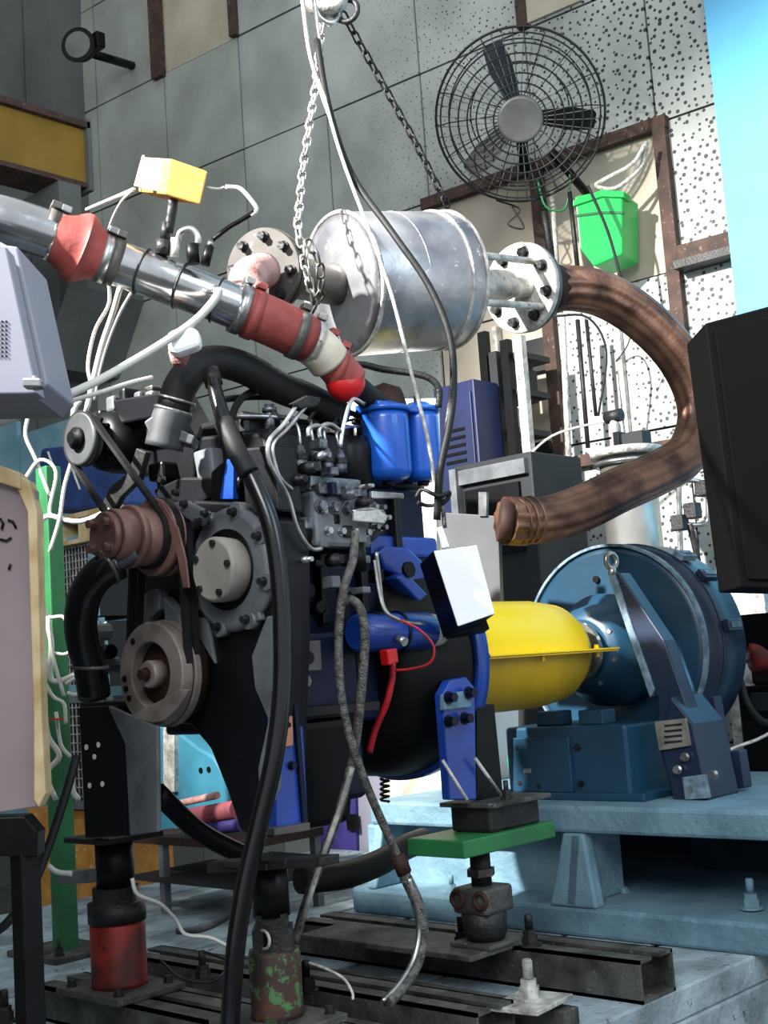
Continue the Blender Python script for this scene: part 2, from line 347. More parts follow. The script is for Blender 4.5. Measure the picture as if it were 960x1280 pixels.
for th in (math.radians(73), math.radians(190), math.radians(-41)):
    vs = []; 
    for s_, wd, tw in ((.06, .03, .03), (.14, .045, .04), (.26, .06, .04), (.36, .05, .025), (.375, .035, .02)):
        rd = fu*math.cos(th)*-1*-1+fv*math.sin(th); td = fu*-math.sin(th)+fv*math.cos(th)
        vs += [fc+rd*s_-td*wd+fa*tw, fc+rd*s_+td*wd-fa*tw, fc+rd*s_+td*wd-fa*(tw+.006), fc+rd*s_-td*wd+fa*(tw-.006)]
    fs = [(0, 1, 2, 3), (16, 17, 18, 19)]
    for i in range(4):
        for j in range(4): fs.append((i*4+j, i*4+(j+1) % 4, i*4+4+(j+1) % 4, i*4+4+j))
    MB().add(vs, fs).build('blade', 'fanblack', t)
wz = W(.05, 3.94, .08)
MB().tube([fc-fa*.15, fc-fa*.15-ZZ*.3, wz], .028, 8, raw=True).build('mounting_arm', 'black', t)
MB().tube([P(690, 190, D=6.45), P(742, 252, D=6.6)], .022, 8).build('brace', 'black', t)
# green box
t = thing('green_box', 'bright green plastic box hanging on beige board below the wall fan', 'box', P(750, 335, D=6.6))
g = pp([(718, 245), (752, 238), (752, 330), (742, 332), (724, 310)], D=6.35); h = pp([(752, 238), (778, 240), (776, 318), (752, 330)], D=6.35)
mb = MB(); off = V((.28, .05, 0)); mb.prism(pp([(718, 245), (752, 238), (778, 240), (778, 318), (742, 333), (724, 310)], D=6.4), off*.75); mb.build('body', 'greenbox', t, .01)
MB().prism(pp([(716, 250), (752, 237), (780, 239), (780, 247), (752, 246), (716, 258)], D=6.39), off*.3).build('lid', 'greenbox', t, .004)
MB().prism(pp([(720, 268), (752, 264), (778, 264), (778, 267), (752, 267), (720, 271)], D=6.395), off*.1).build('seam', 'green', t)
# rope coil behind the green box
cable('pale_rope', 'pale coiled rope hanging on beige board above green box', 'rope', [(808, 178, 6.45), (790, 205, 6.42), (760, 222, 6.42), (745, 232, 6.43), (770, 235, 6.43), (800, 210, 6.45), (806, 190, 6.46)], .012, 'rope')
# wall conduits / cables
pipes = [((703, 395), (712, 600), 'weld', .016), ((722, 400), (735, 560), 'darksteel', .012), ((733, 400), (745, 520), 'darksteel', .01), ((690, 240), (696, 330), 'weld', .014), ((676, 235), (690, 330), 'darksteel', .02), ((712, 240), (722, 335), 'darksteel', .012)]
for i, ((x0, y0), (x1, y1), mm, r) in enumerate(pipes):
    d = 6.5 if x0 > 699 else 6.65
    o = MB().tube([P(x0, y0, D=d), P(x1, y1, D=d-.08)], r, 8).build('wall_conduit', mm)
    lab = ['long pale conduit down the perforated wall beside the beige bay', 'dark conduit on the perforated wall, left of the pair', 'thin dark conduit on the perforated wall, right of the pair', 'pale conduit on the beige board left of the green box', 'thick dark conduit beside the rusty post below the fan', 'thin dark conduit nearest the green box'][i]
    tag(o, lab, 'conduit')
for pts, lab, mm, r in [
    ([(692, 395, 6.3), (735, 397, 6.3), (758, 440, 6.3), (748, 520, 6.3)], 'thin dark cable looping over perforated wall inside hose bend', 'rubber', .006),
    ([(655, 575, 6), (690, 545, 6), (740, 530, 6), (775, 528, 6), (778, 560, 6)], 'thin white cable sagging from dark cabinet to steel tank', 'whitecable', .006),
    ([(770, 380, 6.3), (790, 400, 6.3), (785, 430, 6.3), (770, 452, 6.3)], 'short wisp of wire on perforated wall below green box', 'darksteel', .004),
    ([(620, 250, 6.6), (650, 262, 6.6), (635, 280, 6.6), (655, 285, 6.6), (640, 258, 6.6)], 'tangle of wire hanging on beige board left of rusty post', 'darksteel', .005),
    ([(672, 225, 6.5), (682, 258, 6.5), (705, 262, 6.5), (712, 235, 6.5), (712, 215, 6.5)], 'green wire loop below fan guard', 'green', .006),
    ([(735, 232, 6.3), (760, 290, 6.3), (778, 355, 6.3)], 'black cord hanging in front of the green box', 'rubber', .008)]:
    cable('cable', lab, 'cable', pts, r, mm)
o = wbox(-.13, .02, 2.80, 2.98, .0, .03).build('wall_switch', 'cabdark'); recenter(o, W(-.05, 2.8)); tag(o, 'square dark switch plate on grey board above dark cabinet', 'switch')
# ================================================================ BACKGROUND EQUIPMENT
def cabinet(name, label, cat, x, rect, dep, m, z0=0, doors=None, dm=None, slots=0, bev=.006):
    (x0, y0, x1, y1) = rect; a = P(x0, y0, X=x); b = P(x1, y0, X=x); z1 = (a.z+b.z)/2
    t = thing(name, label, cat, (x, (a.y+b.y)/2, z0))
    MB().box((x, a.y, z0), (x+dep, b.y, z1)).build('body', m, t, bev)
    if doors:
        w_ = (a.y-b.y)
        for k in range(doors):
            ya = a.y-w_*(k+.06)/doors; yb = a.y-w_*(k+.94)/doors
            d = MB().box((x-.015, ya, max(z0+.1, z1-1.9)), (x, yb, z1-.06)).build('door', dm or m, t, .003)
            MB().box((x-.035, yb+.03, z1-.9), (x-.015, yb+.05, z1-.75)).build('handle', 'darksteel', d)
            for q in range(slots): MB().box((x-.02, ya-.05, z1-.25-q*.04), (x-.013, yb+.05, z1-.235-q*.04)).build('louvre', 'black', d)
    return t
cabinet('blue_cabinet', 'tall dark blue louvred cabinet behind the blue fuel filters', 'cabinet', 2.98, (541, 480, 592, 600), .2, 'cabblue', doors=1, slots=5)
t = cabinet('grey_cabinet', 'dark grey open-topped cabinet behind the white box', 'cabinet', 2.75, (566, 574, 664, 700), .4, 'cabdark')
aa = P(566, 574, X=2.75); bb = P(664, 574, X=2.75); zt = (aa.z+bb.z)/2
MB().box((2.72, aa.y-.02, zt-.1), (2.75, bb.y+.02, zt-.03)).build('top_rail', 'enggrey', t)
MB().box((2.73, aa.y-.07, zt-.45), (2.75, bb.y+.07, zt-.13)).build('recess_panel', 'black', t)
MB().box((2.70, aa.y-.01, .1), (2.75, aa.y-.05, zt-.02)).build('side_rail', 'enggrey', t)
# rack of dark uprights
t = thing('steel_rack', 'tall black steel rack of uprights and shelves behind the muffler', 'rack', (3.2, .95, 0))
for px, top, mm in ((600, 415, 'black'), (614, 440, 'cabdark'), (628, 425, 'black'), (645, 420, 'weld')):
    p = P(px, top, X=3.2); MB().box((3.2, p.y+.02, 0), (3.24, p.y-.03, p.z)).build('upright', mm, t)
for py in (455, 500, 548):
    a = P(597, py, X=3.22); b = P(648, py, X=3.22); MB().box((3.24, a.y, a.z-.015), (3.5, b.y, a.z+.015)).build('shelf', 'cabdark', t)
for (x0, y0, x1, y1, mm) in ((600, 470, 612, 495, 'greyboard'), (616, 510, 632, 545, 'weld'), (603, 520, 613, 548, 'black'), (630, 460, 643, 498, 'cabdark')):
    a = P(x0, y0, X=3.24); b = P(x1, y1, X=3.24)
    o = MB().box((3.25, a.y, b.z), (3.45, b.y, a.z)).build('switch_block', mm); recenter(o, (3.3, a.y, b.z))
    tag(o, {'greyboard': 'beige box on the upper shelf of the black rack', 'weld': 'pale box on the lower shelf of black rack', 'black': 'narrow black box on lower shelf of black rack', 'cabdark': 'dark grey box on upper shelf of black rack'}[mm], 'box')
# light grey steel plate standing behind the white box
t = thing('grey_plate', 'light grey upright steel plate with lug behind hanging white box', 'plate', (1.5, .2, .78))
MB().prism(pp([(546, 640), (622, 645), (626, 765), (556, 765)], X=1.5), (.02, 0, 0)).build('sheet', 'platedull', t, .003)
MB().prism(pp([(598, 615), (608, 615), (608, 645), (598, 645)], X=1.49), (.012, 0, 0)).build('lug', 'steel', t)
MB().prism(pp([(596, 745), (606, 745), (606, 1000), (596, 1000)], X=1.52), (.03, 0, 0)).build('post', 'cabdark', t)
# pale sheets beside the filters
t = thing('white_board', 'glaring white board propped behind the fuel filters', 'board', P(500, 650, X=1.9))
MB().prism(pp([(425, 500), (545, 498), (548, 640), (425, 655)], X=1.9), (.02, 0, 0)).build('sheet', 'white', t)
MB().prism(pp([(480, 655), (545, 640), (552, 1000), (480, 1000)], X=1.88), (.02, 0, 0)).build('lower_sheet', 'paper', t)
# steel tank
tc = P(786, 600, D=5.75); tc.z = 0
t = thing('steel_tank', 'tall cylindrical stainless tank behind the bronze flexible hose', 'tank', tc)
zt = P(786, 562, D=5.75).z
MB().lathe(tc, ZZ, [(0, .125), (zt-.02, .125)], 40).build('shell', 'tank', t)
MB().lathe(tc+ZZ*(zt-.03), ZZ, [(0, .16), (.03, .165), (.035, .15)], 40).build('lid', 'weld', t)
MB().ring(tc+ZZ*(zt-.06), ZZ, .14, .012).build('clamp_band', 'steel', t)
MB().cyl(tc+V((.02, .06, zt)), tc+V((.02, .06, zt+.16)), .02).build('valve_stem', 'weld', t)
MB().lathe(tc+V((.02, .06, zt+.17)), YN, [(-.04, .03), (.04, .03)], 12).build('valve_body', 'darksteel', t)
MB().box(tc+V((-.05, -.12, zt)), tc+V((.03, -.01, zt+.07))).build('terminal_box', 'cabdark', t, .006)
MB().box(tc+V((-.02, .02, zt)), tc+V((.05, .05, zt+.09))).build('bracket', 'black', t, .003)
# piping right of the tank
t = thing('pipe_manifold', 'small grey pipe manifold on the wall right of steel tank', 'pipework', P(870, 700, D=5.9))
for pts, mm, r in [([(838, 610), (842, 602), (848, 598), (852, 700), (868, 760)], 'steel', .012), ([(848, 600), (880, 605), (885, 640), (880, 655), (845, 655)], 'steel', .011), ([(862, 655), (872, 700), (876, 765)], 'darksteel', .015), ([(875, 590), (895, 585), (900, 620)], 'steel', .009)]:
    MB().tube([P(x, y, D=5.6) for x, y in pts], r, 8).build('pipe', mm, t)
for x, y in ((850, 655), (866, 640), (880, 612)): MB().box(P(x, y, D=5.6)-V((.03, .03, .03)), P(x, y, D=5.6)+V((.03, .03, .04))).build('valve', 'darksteel', t, .006)
# yellow posts and pale locker behind dyno at right
cabinet('pale_locker', 'pale grey locker standing behind the dynamometer at right', 'cabinet', 3.05, (893, 700, 950, 780), .3, 'weld', z0=0)
# black cabinet right foreground
t = thing('black_cabinet', 'large matt black cabinet panel at the right edge', 'cabinet', P(925, 735, D=3.9))
q = pp([(881, 404), (1100, 345), (1140, 740), (924, 735)], D=3.9)
MB().prism(q, Fh*.25).build('body', 'panelblack', t, .006)
MB().prism([p-Fh*.008 for p in pp([(893, 414), (1088, 362), (1126, 728), (934, 724)], D=3.9)], Fh*.008).build('door', 'panelblack', t, .002)
pb = P(1130, 735, D=4.05); MB().box((pb.x-.04, pb.y-.04, 0), (pb.x+.04, pb.y+.04, pb.z+.05)).build('pedestal', 'panelblack', t)
# clutter at right behind dyno
t = thing('electric_box', 'small black junction box cluster at right edge behind dynamometer', 'box', P(940, 900, D=5.0))
zc = P(940, 905, D=5.0)
MB().box((zc.x, zc.y-.3, 0), (zc.x+.2, zc.y+.05, zc.z+.15)).build('body', 'black', t, .01)
MB().box((zc.x-.03, zc.y-.25, zc.z+.05), (zc.x, zc.y-.02, zc.z+.12)).build('cover', 'cabdark', t, .004)
MB().box((zc.x+.03, zc.y-.3, zc.z+.15), (zc.x+.2, zc.y+.0, zc.z+.26)).build('upper_box', 'rustdark', t, .01)
cable('grey_cable', 'pale grey cable curling from dynamometer base at right edge', 'cable', [(905, 940, 4.3), (925, 932, 4.3), (945, 925, 4.3), (965, 915, 4.3)], .006, 'weld')
t = thing('steel_rail', 'black horizontal steel beam behind dynamometer at right edge', 'beam', P(930, 800, D=4.9))
p = P(918, 792, D=5.0); MB().box((p.x, p.y, p.z-.07), (p.x+.08, p.y-.8, p.z+.07)).build('bar', 'black', t)
MB().box((p.x, p.y-.8, 0), (p.x+.08, p.y-.72, p.z+.07)).build('leg', 'black', t)
# ================================================================ BED, CHANNELS, DYNO BASE
t = thing('bed_plate', 'worn pale blue slotted steel bed plate under the engine and dynamometer', 'bed plate', (.8, .5, 0))
MB().box((-.9, -.74, .0), (2.62, 2.3, .30)).build('slab', 'bed', t, .01)
y = -.74
for k in range(9):
    MB().box((-.9, y, .30), (2.62, y+.31, .38)).build('rail', 'bed', t, .006); y += .335
def chan(name, label, x0, x1, y0, y1, z0, z1, m='dirt', group=None):
    th = .009; t = thing(name, label, 'steel channel', ((x0+x1)/2, (y0+y1)/2, z0), group)
    MB().box((x0, y0, z0), (x0+th, y1, z1)).build('front_flange', m, t); MB().box((x1-th, y0, z0), (x1, y1, z1)).build('rear_flange', m, t)
    MB().box((x0, y0, z0), (x1, y1, z0+th)).build('web', m, t)
    MB().box((x0, y0, z1-th), (x0+(x1-x0)*.38, y1, z1)).build('lip', m, t); MB().box((x1-(x1-x0)*.38, y0, z1-th), (x1, y1, z1)).build('lip', m, t)
    return t
chan('steel_channel', 'steel channel with open end at right, lying on the bed before the dynamometer base', .86, 1.02, -.74, .52, .38, .485)
chan('steel_channel', 'steel channel carrying the two front jacks, along the bottom of the picture', -.02, .14, -.72, .62, .38, .47)
chan('steel_channel', 'worn steel channel behind the red jack with two holes in its face', .36, .50, -.62, .75, .38, .46)
def anchor(label, p, s=1.0, m='dirt', plate=0):
    t = thing('anchor_bolt', label, 'bolt', p, 'hex bolts with washers on the bed')
    p = V(p)
    if plate: MB().obox(p+ZZ*.006, V((plate, .01, 0)), V((-.01, plate*.8, 0)), ZZ*.006).build('clamp_plate', m, t, .003); p = p+ZZ*.012
    MB().lathe(p, ZZ, [(0, .036*s), (.007*s, .036*s)], 20, False).build('washer', m, t)
    MB().lathe(p+ZZ*.007*s, ZZ, [(0, .026*s), (.024*s, .026*s)], 6, False).build('nut', m, t)
    MB().lathe(p+ZZ*.031*s, ZZ, [(0, .021*s), (.016*s, .021*s)], 6, False).build('lock_nut', m, t)
    MB().lathe(p+ZZ*.047*s, ZZ, [(0, .0125*s), (.042*s, .0125*s), (.046*s, .010*s)], 12).build('stud', m, t)
    return t
anchor('steel anchor bolt with stacked nuts and clamp plate in front of open channel end', P(663, 1256, Z=.44), 1.0, 'weld', .085)
anchor('pale painted anchor bolt on the dynamometer base flange at right edge', P(940, 1136, Z=.475), .95, 'castblue')
anchor('dark hex bolt standing right of the rear jack', P(663, 1182, Z=.485), .9, 'darksteel')
anchor('black hex bolt standing left of the rear jack', P(578, 1182, Z=.485), .85, 'black')
anchor('black hex bolt on the jack plate right of the green-stained jack', P(384, 1240, Z=.50), .8, 'black')
anchor('small dark hex bolt between red jack and hanging black hose', P(254, 1224, Z=.47), .8, 'darksteel')
anchor('small pale blue bolt on the base flange left of the rear jack', V((1.475, .40, .47)), .7, 'castblue')
anchor('dark bolt at the bottom left corner beside the black stand', P(6, 1278, Z=.40), .9, 'darksteel')
# loose plates
o = MB().box((.66, -.36, .485), (.84, .30, .50)); 
t_ = o.build('steel_plate', 'dirt', None, .003); recenter(t_, (.75, 0, .485)); tag(t_, 'flat steel foot plate under the rear jack and its two bolts', 'plate')
struct_pts = None
for (x0, x1, lab) in ((.56, .62, 'narrow steel bar across the bed, left of the anchor bolt with clamp plate'), (.22, .28, 'narrow steel bar lying across the bed between the front jacks and the worn channel')):
    o = MB().box((x0, -.72, .38), (x1, .5, .43)).build('steel_bar', 'dirt', None, .003); recenter(o, ((x0+x1)/2, -.1, .38)); tag(o, lab, 'bar')
# dyno base (cast)
t = thing('machine_base', 'pale blue cast base frame with gussets carrying the dynamometer', 'machine base', (2.0, -.1, .38))
zt = .775
MB().box((1.5, -.96, zt-.085), (2.58, .80, zt)).build('top_slab', 'castblue', t, .012)
MB().box((1.44, -.96, .38), (2.6, .86, .47)).build('bottom_flange', 'castblue', t, .012)
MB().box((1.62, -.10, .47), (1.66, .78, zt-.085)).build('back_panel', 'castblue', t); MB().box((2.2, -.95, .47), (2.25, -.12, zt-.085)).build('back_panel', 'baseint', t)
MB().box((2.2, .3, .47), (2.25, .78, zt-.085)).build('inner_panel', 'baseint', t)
for y in (.78, -.10, -.91):
    MB().prism([V((1.5, y, zt-.085)), V((1.44, y, .47)), V((1.72, y, .47)), V((1.72, y, zt-.085))], (0, -.045, 0)).build('gusset', 'castblue', t, .008)
MB().prism([V((1.5, -.07, zt-.085)), V((1.5, -.15, zt-.085)), V((1.44, -.22, .47)), V((1.44, -.04, .47))], (.05, 0, 0)).build('gusset_face', 'castblue', t, .008)
MB().box((1.5, .74, .47), (1.56, .82, zt-.085)).build('end_post', 'castblue', t, .01)
MB().prism(pp([(758, 1100), (775, 1135), (790, 1135), (790, 1128), (778, 1110)], X=1.7), (.03, 0, 0)).build('web', 'castblue', t, .005)
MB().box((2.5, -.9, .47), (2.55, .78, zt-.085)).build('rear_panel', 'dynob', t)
# ================================================================ DYNAMOMETER
t = thing('dynamometer', 'large round blue dynamometer drum with pedestal on pale base', 'dynamometer', (2.15, 0, .775))
DC = V((0, 0, 1.27))
XF = 2.04
MB().lathe(V((XF, .035, 1.27)), XA, [(0, .355), (.012, .378), (.02, .382)], 72).build('face_disc', 'dynob', t)
MB().lathe(V((XF+.02, .035, 1.27)), XA, [(0, .384), (.27, .384), (.28, .37)], 72).build('drum', 'dynon', t)
MB().annulus(V((XF-.004, .035, 1.27)), XA, 0.376, .386, .024, 72).build('rim_edge', 'edge', t)
MB().lathe(V((XF+.12, .035, 1.27)), XA, [(0, .387), (.01, .390), (.02, .387)], 72).build('seam_band', 'dynon', t)
for (py_, pz_) in ((-.14, .10), (-.24, -.02), (.22, -.1), (.05, .26)):
    MB().lathe(V((XF-.012, .02+py_, 1.27+pz_)), XA, [(0, .013), (.014, .013)], 12).build('plug', 'black', t)
# blocks on the rim
for th, mm in ((38, 'dynon'), (8, 'dynon'), (55, 'edge')):
    r_ = math.radians(th); c = V((XF+.17, .02-math.cos(r_)*.392, 1.27+math.sin(r_)*.392)); nr = V((0, -math.cos(r_), math.sin(r_))); tg = V((0, math.sin(r_), math.cos(r_)))
    MB().obox(c, V((.05, 0, 0)), nr*.012, tg*.022).build('rim_block', mm, t, .003); MB().obox(c+nr*.012, V((.035, 0, 0)), nr*.004, tg*.010).build('cover_strip', 'edge', t)
# bearing housing
MB().lathe(V((1.80, .0, 1.27)), XA, [(0, .11), (.02, .15), (.10, .165), (.13, .20), (.24, .205)], 48).build('bearing_housing', 'dynob', t)
MB().lathe(V((1.70, 0, 1.27)), XA, [(0, .06), (.10, .06), (.10, .085), (.12, .085)], 32).build('shaft_collar', 'rustdark', t)
MB().annulus(V((1.755, 0, 1.27)), XA, .07, .105, .02, 40).build('coupling_ring', 'steel', t)
bolts(t, V((1.82, 0, 1.27)), XN, .13, 8, .009, .012, 'steel', ph=.3)
# front pedestal box
a = P(645, 905, X=1.68)
MB().box((1.66, .26, .775), (2.06, -.24, 1.02)).build('pedestal', 'dynob', t, .01)
MB().box((1.645, .235, .80), (1.66, -.02, .985)).build('access_cover', 'dynob', t, .004)
MB().box((1.64, .28, .775), (2.06, -.30, .80)).build('foot_flange', 'dynob', t, .004)
MB().lathe(V((1.66, .02, .93)), XN, [(0, .02), (.006, .02)], 20).build('port', 'black', t)
for yy, zz in ((.20, .95), (.20, .83), (-.05, .95), (-.05, .83), (.12, .82)): MB().bolt(V((1.655, yy, zz)), XN, .009, .01).build('bolt', 'darksteel', t)
MB().box((1.64, .175, .865), (1.648, .145, .88)).build('label', 'plate', t)
for yy in (.10, -.08): MB().box((1.70, yy+.05, 1.02), (1.78, yy-.05, 1.07)).build('lug_block', 'dynob', t, .005)
# slanted torque bracket with nameplate
bp_ = [(763, 718), (774, 716), (830, 800), (866, 905), (880, 1000), (842, 1000), (824, 935), (822, 870), (812, 862)]
MB().prism(pp(bp_, X=1.76), (.07, 0, 0)).build('bracket_arm', 'dynon', t, .005)
MB().prism(pp([(760, 720), (768, 718), (817, 862), (812, 872)], X=1.75), (.06, 0, 0)).build('bracket_edge', 'edge', t, .003)  # lit edge of the arm painted in as a pale strip
MB().prism(pp([(838, 870), (866, 905), (886, 1000), (842, 1002), (826, 935)], X=1.72), (.2, 0, 0)).build('bracket_foot', 'dynon', t, .006)
MB().prism(pp([(818, 902), (856, 898), (862, 932), (824, 938)], X=1.708), (.012, 0, 0)).build('nameplate', 'plate', t)
for k in range(4):
    y0 = 906+k*7; MB().prism(pp([(830, y0), (852, y0-2), (852.6, y0+.6), (830.6, y0+2.6)], X=1.706), (.003, 0, 0)).build('plate_line', 'darksteel', t)
MB().prism(pp([(885, 872), (893, 870), (905, 940), (925, 938), (932, 985), (895, 990)], X=1.95), (.05, 0, 0)).build('side_bracket', 'dynon', t, .005)
MB().prism(pp([(872, 880), (878, 878), (890, 935), (884, 938)], X=1.94), (.05, 0, 0)).build('tie_strip', 'edge', t, .003)
e = P(765, 712, X=1.83)
MB().ring(e+ZZ*.03, V((.2, 1, 0)), .026, .009, 24, 8).build('lifting_eye', 'steel', t)
MB().cyl(e-ZZ*.02, e+ZZ*.006, .014).build('eye_shank', 'steel', t)
for x, y in ((866, 986), (848, 962), (893, 968), (857, 946)): MB().bolt(P(x, y, X=1.715), XN, .012, .014).build('bolt', 'steel', t)
MB().prism(pp([(852, 972), (880, 968), (886, 998), (856, 1000)], X=1.70), (.02, 0, 0)).build('foot_plate', 'edge', t, .003)
# ================================================================ YELLOW GUARD
t = thing('shaft_guard', 'bright yellow two-part drive shaft guard between engine and dynamometer', 'guard', (1.4, 0, 1.1))
def half(zs_, m, name):
    mb = MB(); n_ = 20; pr_ = [(.93, .165), (1.0, .178), (1.48, .178), (1.60, .165), (1.67, .13), (1.69, .085)]; vs = []; fs = []
    for th_ in (0, .006):
        for x, r in pr_:
            for i in range(n_+1):
                tt = math.pi*i/n_; vs.append(V((x, math.cos(tt)*(r-th_), 1.27+zs_*math.sin(tt)*(r-th_))))
    K = len(pr_); N_ = n_+1
    for l in (0, 1):
        for j in range(K-1):
            for i in range(n_): b = l*K*N_; fs.append((b+j*N_+i, b+j*N_+i+1, b+(j+1)*N_+i+1, b+(j+1)*N_+i))
    mb.add(vs, fs, True); return mb.build(name, m, t)
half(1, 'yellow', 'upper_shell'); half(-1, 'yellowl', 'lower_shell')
for s_ in (1, -1):
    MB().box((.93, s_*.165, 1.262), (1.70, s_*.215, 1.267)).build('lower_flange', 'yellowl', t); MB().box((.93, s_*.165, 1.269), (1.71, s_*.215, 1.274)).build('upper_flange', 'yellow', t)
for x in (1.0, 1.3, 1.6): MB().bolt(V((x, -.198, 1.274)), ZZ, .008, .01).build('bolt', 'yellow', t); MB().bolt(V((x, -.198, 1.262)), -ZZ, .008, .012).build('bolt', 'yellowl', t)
MB().cyl(V((.90, 0, 1.27)), V((1.72, 0, 1.27)), .04).build('drive_shaft', 'darksteel', t)
# ================================================================ ENGINE
E_ = thing('diesel_engine', 'large black and blue diesel engine on jacks with pulleys and fuel pump', 'engine', (.45, 0, .85))
def ep(name, mb, m, bev=0, parent=None, label=None): return mb.build(name, m, parent or E_, bev, label)
# block
ep('cylinder_block', MB().box((.14, -.19, 1.12), (.80, .2, 1.76)), 'engnavy', .01)
ep('crankcase_side', MB().box((.14, -.235, .93), (.45, -.14, 1.36)), 'engnavy', .015)
for k in range(4):
    ep('block_rib', MB().box((.20+k*.15, -.215, 1.38), (.225+k*.15, -.19, 1.74)), 'engine', .004)
for x, y, r in ((380, 740, .022), (395, 760, .018), (372, 870, .02)):
    p = P(x, y, Y=-.2); ep('core_plug', MB().lathe(p, YN, [(0, r), (.02, r), (.022, r*.7)], 20), 'engine')
# sump: dark rounded belly
sm = MB(); sm.prism(pp([(236, 905), (262, 940), (284, 990), (302, 1040), (345, 1046), (352, 905)], X=.12), (.26, 0, 0)); ep('oil_pan', sm, 'black', .02)
ep('pan_flange', MB().box((.12, -.3, 1.15), (.45, .0, 1.175)), 'engine', .003)
# gear case at the front
gc = [(168, 640), (240, 625), (300, 628), (345, 650), (350, 700), (350, 800), (346, 905), (344, 985), (336, 1048), (300, 1040), (284, 990), (262, 935), (236, 905), (178, 905), (160, 860), (164, 700)]
ep('timing_case', MB().prism(pp(gc, X=.06), (.10, 0, 0)), 'engine', .008)
ep('front_plate', MB().prism(pp([(333, 770), (345, 770), (347, 880), (344, 1000), (326, 1040), (322, 960), (335, 900), (318, 860), (314, 820)], X=.045), (.02, 0, 0)), 'enggrey', .004)
ep('upper_case', MB().prism(pp([(188, 560), (250, 545), (330, 540), (350, 650), (200, 650)], X=.12), (.12, 0, 0)), 'engine', .01)
ep('case_strut', MB().prism(pp([(176, 745), (192, 735), (200, 742), (198, 762), (186, 775), (184, 800), (172, 800), (174, 776)], X=.02), (.03, 0, 0)), 'enggrey', .004)
ep('case_web', MB().prism(pp([(204, 745), (224, 770), (228, 800), (206, 790)], X=.03), (.03, 0, 0)), 'enggrey', .003)
ep('case_web', MB().prism(pp([(238, 772), (258, 772), (268, 830), (250, 800)], X=.05), (.012, 0, 0)), 'enggrey', .003)
ep('case_neck', MB().prism(pp([(170, 800), (178, 800), (172, 850), (166, 850)], X=.02), (.03, 0, 0)), 'enggrey', .003)
# round accessory cover with cap
hc = P(290, 712, X=.05); hr = .145
cov = ep('round_cover', MB().lathe(hc+XN*-.01, XN, [(0, hr+.006), (.014, hr+.006), (.02, hr), (.026, hr-.01)], 56), 'enggrey')
ep('cover_recess', MB().lathe(hc, XN, [(.01, .098), (.02, .098)], 40), 'black')
for k in range(8):
    th_ = k*math.pi/4+.3; p = hc+V((0, math.cos(th_)*hr, math.sin(th_)*hr)); ep('cover_ear', MB().lathe(p, XN, [(-.012, .021), (.018, .021)], 16), 'enggrey')
bolts(E_, hc+XN*.018, XN, hr-.004, 8, .009, .014, 'darksteel', ph=.3)
hcap = P(276, 712, X=0.0)
ep('cover_cap', MB().lathe(hcap, XN, [(-.05, .074), (.0, .078), (.02, .078), (.028, .070)], 40), 'capgrey')
capm_ = 0
bolts(E_, hcap+XN*.02, XN, .062, 5, .009, .012, 'darksteel', ph=.5)
ep('cover_cap_foot', MB().prism(pp([(268, 770), (318, 745), (325, 775), (305, 785), (270, 782)], X=.04), (.02, 0, 0)), 'enggrey', .004)
# water pump: stepped rusty pulley pack
wp = P(206, 672, X=.0); wy, wz_ = wp.y, wp.z
def disc(name, x0, x1, r, m, n=44, y=None, z=None, bevr=.004): return ep(name, MB().lathe(V((x0, wy if y is None else y, wz_ if z is None else z)), XN, [(0, r-bevr), (bevr, r), (x0-x1-bevr, r), (x0-x1, r-bevr)], n), m)
disc('pump_pulley', .015, -.012, .098, 'brownred'); disc('pump_pulley', -.016, -.04, .098, 'brownred'); disc('pulley_groove', .0, -.03, .085, 'rustdark')
disc('pump_hub', -.04, -.095, .072, 'brownred'); disc('hub_step', -.095, -.115, .078, 'brownred'); disc('hub_nose', -.115, -.165, .066, 'brownred'); disc('hub_gap', -.11, -.13, .06, 'rustdark'); disc('hub_face', -.165, -.185, .058, 'brownred')
bolts(E_, V((-.185, wy, wz_)), XN, .043, 4, .011, .016, 'brownred', ph=.8)
ep('pump_body', MB().lathe(V((.08, wy, wz_)), XN, [(0, .08), (.07, .07)], 32), 'engine')
# crank pulley and damper
cc = P(200, 842, X=-.02); cy, cz = cc.y, cc.z
ep('crank_pulley', MB().annulus(V((-.05, cy, cz)), XA, .078, .128, .035, 56), 'pulley', .004)
ep('crank_pulley_rear', MB().lathe(V((.04, cy, cz)), XN, [(0, .118), (.05, .118)], 48), 'rustdark')
ep('damper_ring', MB().annulus(V((-.012, cy, cz)), XA, .085, .132, .02, 56), 'pulley', .003)
ep('crank_dish', MB().lathe(V((-.0, cy, cz)), XN, [(0, .08), (.02, .074), (.022, .05)], 40), 'rustdark')
ep('crank_hub', MB().lathe(V((-.02, cy, cz)), XN, [(0, .034), (.035, .034), (.04, .03)], 32), 'pulley')
ep('crank_bolt', MB().bolt(V((-.06, cy, cz)), XN, .014, .016), 'rustdark')
for th_ in (2.2, 3.2, 3.45, 3.7):
    ep('pulley_hole', MB().lathe(V((-.0515, cy, cz))+V((0, -math.cos(th_)*.104, math.sin(th_)*.104)), XN, [(0, .008), (.003, .008)], 12), 'black')
ep('crank_guard_plate', MB().prism(pp([(158, 897), (214, 868), (222, 862), (236, 862), (222, 885), (206, 900), (192, 904), (182, 902)], X=-.065), (.012, 0, 0)), 'pulley', .003)
